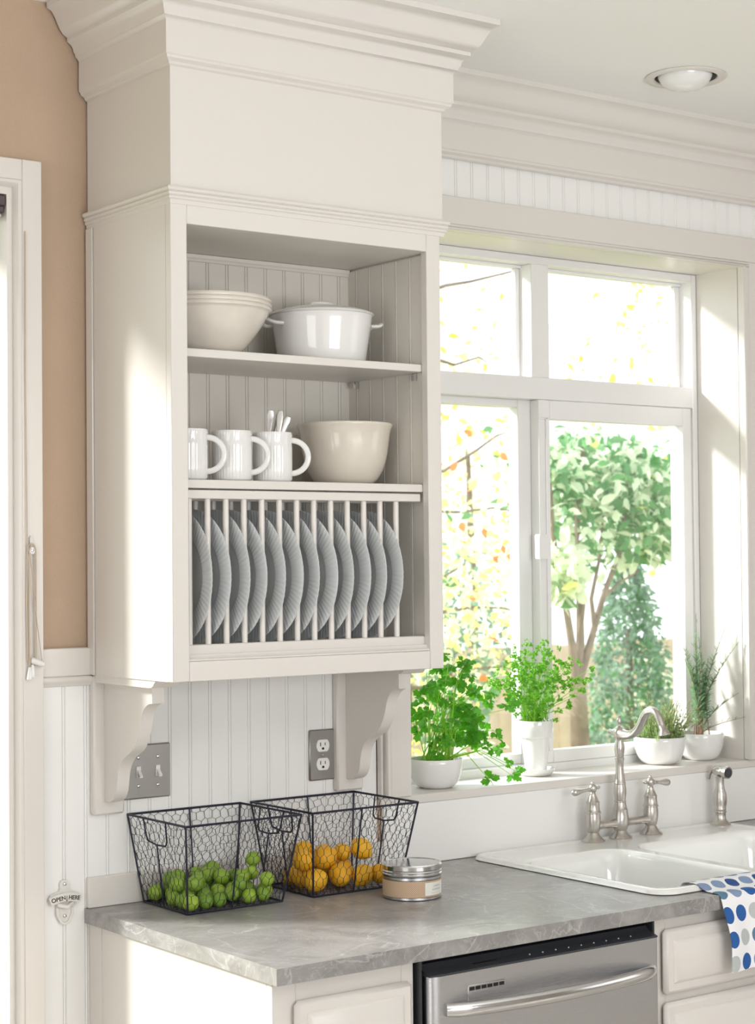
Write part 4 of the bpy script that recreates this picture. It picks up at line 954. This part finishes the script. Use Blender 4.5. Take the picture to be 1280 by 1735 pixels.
# rosemary
RX,RY=1.910,.085
t=bowl_pot('potted_rosemary','tall rosemary in a white bowl at the right end of the window stool',RX,RY,.0640,.035,.070)
ros=[(.010,.333,.02),(.055,.293,-.045),(.066,.258,-.085),(-.055,.280,.02),(-.015,.274,.0),(-.030,.21,-.03),(.035,.21,.0),(.062,.120,-.085),(.02,.17,-.04),(-.05,.18,-.02),(-.075,.23,-.01),(.045,.15,.03),(.07,.055,-.10),(-.02,.24,.03),(.03,.27,.03),(-.06,.13,-.04)]
for k,(lx,lz,ly) in enumerate(ros):
    lx*=1.0; ba=Vector((RX+rnd.uniform(-.02,.02),RY+rnd.uniform(-.02,.02),1.0766+.062)); tip=Vector((min(RX+lx,1.980),RY+ly,1.0766+.062+lz)); n=26; pts=[]
    for i in range(n+1):
        u=i/n; q=ba.lerp(tip,u); q.x-=lx*.25*math.sin(PI*u); q.y-=ly*.2*math.sin(PI*u); pts.append(q)
    s_=build(G().tube(pts,[.0016-.0011*i/n for i in range(n+1)],5,caps=False),'sprig',WOODS,t,60,fix=False)
    gl=G(); m=int(lz/.0030)
    for i in range(m):
        u=.22+.78*i/m; q=pts[int(u*n)].lerp(pts[min(n,int(u*n)+1)],u*n-int(u*n)); L_=(.024 if u<.6 else .024*(1.1-u)/.5)*rnd.uniform(.75,1.2)
        for w_ in range(2):
            a=rnd.uniform(0,6.28); o=Vector((math.cos(a),math.sin(a),.45+u*.9+rnd.uniform(-.3,.3))).normalized(); sd2=o.orthogonal().normalized()*.0012; mdd=q+o*L_*.5+Vector((0,0,.001)); e=q+o*L_+Vector((0,0,-.0015 if u<.6 else .002))
            gl.add([q-sd2,q+sd2,mdd+sd2*1.2,e,mdd-sd2*1.2],[(0,1,2,4),(4,2,3)])
    build(gl,'needles',LEAFR,s_,0,fix=False,stuff=True)

# ---------------------------------------------------------------- garden
GZ=-.35
o=build(G().box(-12,26,.26,22,GZ-.1,GZ),'garden_ground',GRASS,None,0); o['kind']='structure'
o=build(G().box(-3.6,-1.12,.2401,.26,-.3,2.9).box(-.167,.84,.2401,.26,-.3,2.9).box(1.988,4.4,.2401,.26,-.3,2.9).box(.84,1.988,.2401,.26,-.3,1.05).box(.84,1.988,.2401,.26,2.42,2.9).box(-1.12,-.167,.2401,.26,2.39,2.9),'exterior_siding',OUTW,None,0); o['kind']='structure'
f=thing('garden_fence','weathered tan board fence at the back of the garden','fence',(9,7.2,GZ))
fb=mesh_of(G().box(0,.142,0,.02,0,1.30,.004),'fence_board',FENCEM,40)
for i in range(52):
    o=bpy.data.objects.new('fence_board',fb); COL.objects.link(o); o.parent=f; o.location=(4.2+.15*i-9,rnd.uniform(0,.008),rnd.uniform(-.01,.01)+.01); ORG[o.name]=ORG[f.name]
build(G().box(4.2,12,7.225,7.27,GZ+.2,GZ+.29).box(4.2,12,7.225,7.27,GZ+.95,GZ+1.04),'fence_rail',FENCEM,f)

def leafm(nm,m,seed,w_=.34):
    # a single pointed leaf, slightly folded and curved; unit length
    g=G(); L_=[(0,0),(.18,w_*.6),(.42,w_),(.68,w_*.72),(1,0)]
    vs=[(0,y,-.25*y*y) for y,_ in L_]+[(x_,y,.12*x_-.25*y*y) for y,x_ in L_[1:-1]]+[(-x_,y,.12*x_-.25*y*y) for y,x_ in L_[1:-1]]
    fs=[(0,5,1),(1,5,6,2),(2,6,7,3),(3,7,4),(0,1,8),(1,2,9,8),(2,3,10,9),(3,4,10)]
    return g.add(vs,fs)
LGm={k:mesh_of(leafm('leaf',m,k),'leaf',m,60,False) for k,m in enumerate((LG1,LG2,LG3,LG4))}
def foliage(name,par,n,fn,size,m,seed,w_=.3):
    r_=random.Random(seed); base=leafm('x',m,0,w_); V0=np.array(base.v); nv=len(V0); vs=[];fs=[]
    for k in range(n):
        p=fn(r_); e=Euler((r_.uniform(-1.2,1.2)-.6,r_.uniform(-1.2,1.2),r_.uniform(0,6.28))).to_matrix(); s_=size*r_.uniform(.6,1.25)
        q=(V0*s_)@np.array(e).T+np.array(p); vs+=[tuple(a) for a in q]; fs+=[tuple(i+k*nv for i in f_) for f_ in base.f]
    g=G(); g.v=vs; g.f=fs; return build(g,name,m,par,0,False,stuff=True)
def ell(cx,cy,cz,rx,ry,rz,shell=.0):
    def fn(r_):
        while 1:
            a,b,c=r_.uniform(-1,1),r_.uniform(-1,1),r_.uniform(-1,1); d=a*a+b*b+c*c
            if shell<d<1: return (cx+a*rx,cy+b*ry,cz+c*rz)
    return fn
def leaves(par,n,fn,size,seed,ks):
    r_=random.Random(seed)
    for k in range(n):
        p=fn(r_); me=LGm[r_.choice(ks)]; put_leaf(me,par,p,size*r_.uniform(.7,1.3),(r_.uniform(-1,1),r_.uniform(-1,.4),r_.uniform(-.2,1)),r_.uniform(0,6.28))
# broadleaf tree
t=thing('garden_tree','multi-stemmed green tree with grey trunk seen through the right sash','tree',(4.62,3.5,GZ))
build(G().tube([(4.66,3.5,GZ),(4.63,3.5,.3),(4.61,3.5,.72),(4.60,3.5,1.0)],[.07,.055,.05,.042],10),'trunk',BARK,t,60)
for pts,r_ in (([(4.60,3.5,.95),(4.56,3.5,1.2),(4.50,3.48,1.42),(4.44,3.5,1.75),(4.42,3.5,2.1)],.024),([(4.60,3.5,.98),(4.64,3.52,1.22),(4.62,3.5,1.45),(4.60,3.5,1.7),(4.66,3.5,2.2)],.026),([(4.61,3.5,1.0),(4.70,3.5,1.22),(4.78,3.5,1.42),(4.90,3.5,1.65),(5.0,3.5,2.1)],.022),([(4.62,3.5,1.25),(4.60,3.45,1.40),(4.52,3.4,1.6),(4.50,3.4,1.9)],.015),([(4.72,3.5,1.28),(4.70,3.5,1.42),(4.76,3.5,1.62),(4.80,3.5,1.9)],.014),([(4.78,3.5,1.42),(4.90,3.5,1.50),(5.05,3.5,1.56)],.010),([(4.50,3.48,1.42),(4.38,3.5,1.52),(4.25,3.5,1.60)],.009)):
    build(G().tube(pts,[r_*(1-.6*i/(len(pts)-1)) for i in range(len(pts))],8),'branch',BARK,t,60)
cr=[ell(4.85,3.55,1.86,.60,.35,.30),ell(4.72,3.5,2.10,.42,.30,.22),ell(5.25,3.6,1.92,.35,.3,.32),ell(4.42,3.45,1.56,.12,.2,.16)]
foliage('foliage',t,1300,lambda r_: r_.choice(cr[:3])(r_),.075,LG1,5,.26)
foliage('foliage',t,1700,lambda r_: r_.choice(cr)(r_),.080,LG2,6,.26)
leaves(t,220,lambda r_: r_.choice(cr)(r_),.095,8,(0,1,1,1,2))
# yellowing fruit tree seen through the left pane
t=thing('autumn_tree','thin-branched tree with yellow and orange leaves seen through the left panes','tree',(3.4,3.4,GZ))
build(G().tube([(3.35,3.4,GZ),(3.38,3.4,.5),(3.42,3.4,1.3),(3.45,3.4,2.2),(3.5,3.4,3.1)],[.06,.05,.04,.028,.012],10),'trunk',BARK,t,60)
r2=random.Random(4)
for k in range(16):
    z=.9+k*.13; s_=1 if k%2 else -1; pts=[(3.42,3.4,z)]
    for i in range(4): pts.append((pts[-1][0]+s_*r2.uniform(.10,.22),pts[-1][1]+r2.uniform(-.1,.08),pts[-1][2]+r2.uniform(-.03,.10)))
    build(G().tube(pts,[.011,.009,.007,.005,.003],6),'branch',BARK,t,60)
cr2=[ell(3.65,3.4,1.45,.52,.3,.55)]
foliage('foliage',t,700,cr2[0],.05,LG2,15); foliage('foliage',t,420,cr2[0],.05,LG3,16)
leaves(t,200,lambda r_: ell(3.65,3.3,1.75,.55,.3,.9)(r_),.055,18,(2,2,1,3,0))
# conifer
t=thing('arborvitae_shrub','dense blue-green conifer shrub behind the thyme','shrub',(6.03,4.6,GZ))
build(G().tube([(6.03,4.6,GZ),(6.03,4.6,1.2)],[.05,.02],8),'trunk',BARK,t,60)
def con(r_):
    z=r_.uniform(0,1); a=r_.uniform(0,6.28); R_=.31*(1-z**1.8)**.6*r_.uniform(.55,1); return (6.03+R_*math.cos(a),4.6+R_*math.sin(a),.1+z*1.55)
foliage('foliage',t,3600,con,.055,LG5,21,.22); foliage('foliage',t,800,con,.05,LG1,22,.25)
# low shrubs along the fence
for k,(x,y,z,rx,rz,m,lb) in enumerate(((7.25,5.6,.45,.5,.6,LG2,'low pale shrub in the garden right of the conifer'),(3.95,4.4,.45,.45,.5,LG3,'low yellow-green shrub in the garden left of the tree trunk'),(5.2,5.2,.25,.30,.45,LG2,'low pale shrub in the garden between tree trunk and conifer'),(4.28,4.15,1.20,.36,.55,LG5,'green shrub in the garden behind the flat-leaf parsley'))):
    t=thing('garden_shrub',lb,'shrub',(x,y,GZ)); build(G().tube([(x,y,GZ),(x,y,z)],.02,6),'stem',BARK,t); foliage('foliage',t,750,ell(x,y,z,rx,.3,rz),.055,m,30+k)
# pale trees beyond the fence
for k,(x,y,z,rx,rz,lb) in enumerate(((8.3,8.9,2.6,1.4,1.7,'pale yellow-green tree beyond the fence behind the right panes'),(11.3,9.2,3.0,1.4,1.9,'pale tree beyond the fence at the far right of the window'),(5.4,8.6,2.4,1.35,1.6,'pale yellow tree beyond the fence behind the left panes'))):
    t=thing('distant_tree',lb,'tree',(x,y,GZ),'pale trees beyond the fence')
    build(G().tube([(x,y,GZ),(x+.05,y,1.2),(x,y,2.6)],[.06,.045,.02],8),'trunk',BARK,t,60)
    foliage('foliage',t,1500,ell(x,y,z,rx,.8,rz),.10,LG2,50+k); foliage('foliage',t,620,ell(x,y,z,rx,.8,rz),.085,LG6,60+k)
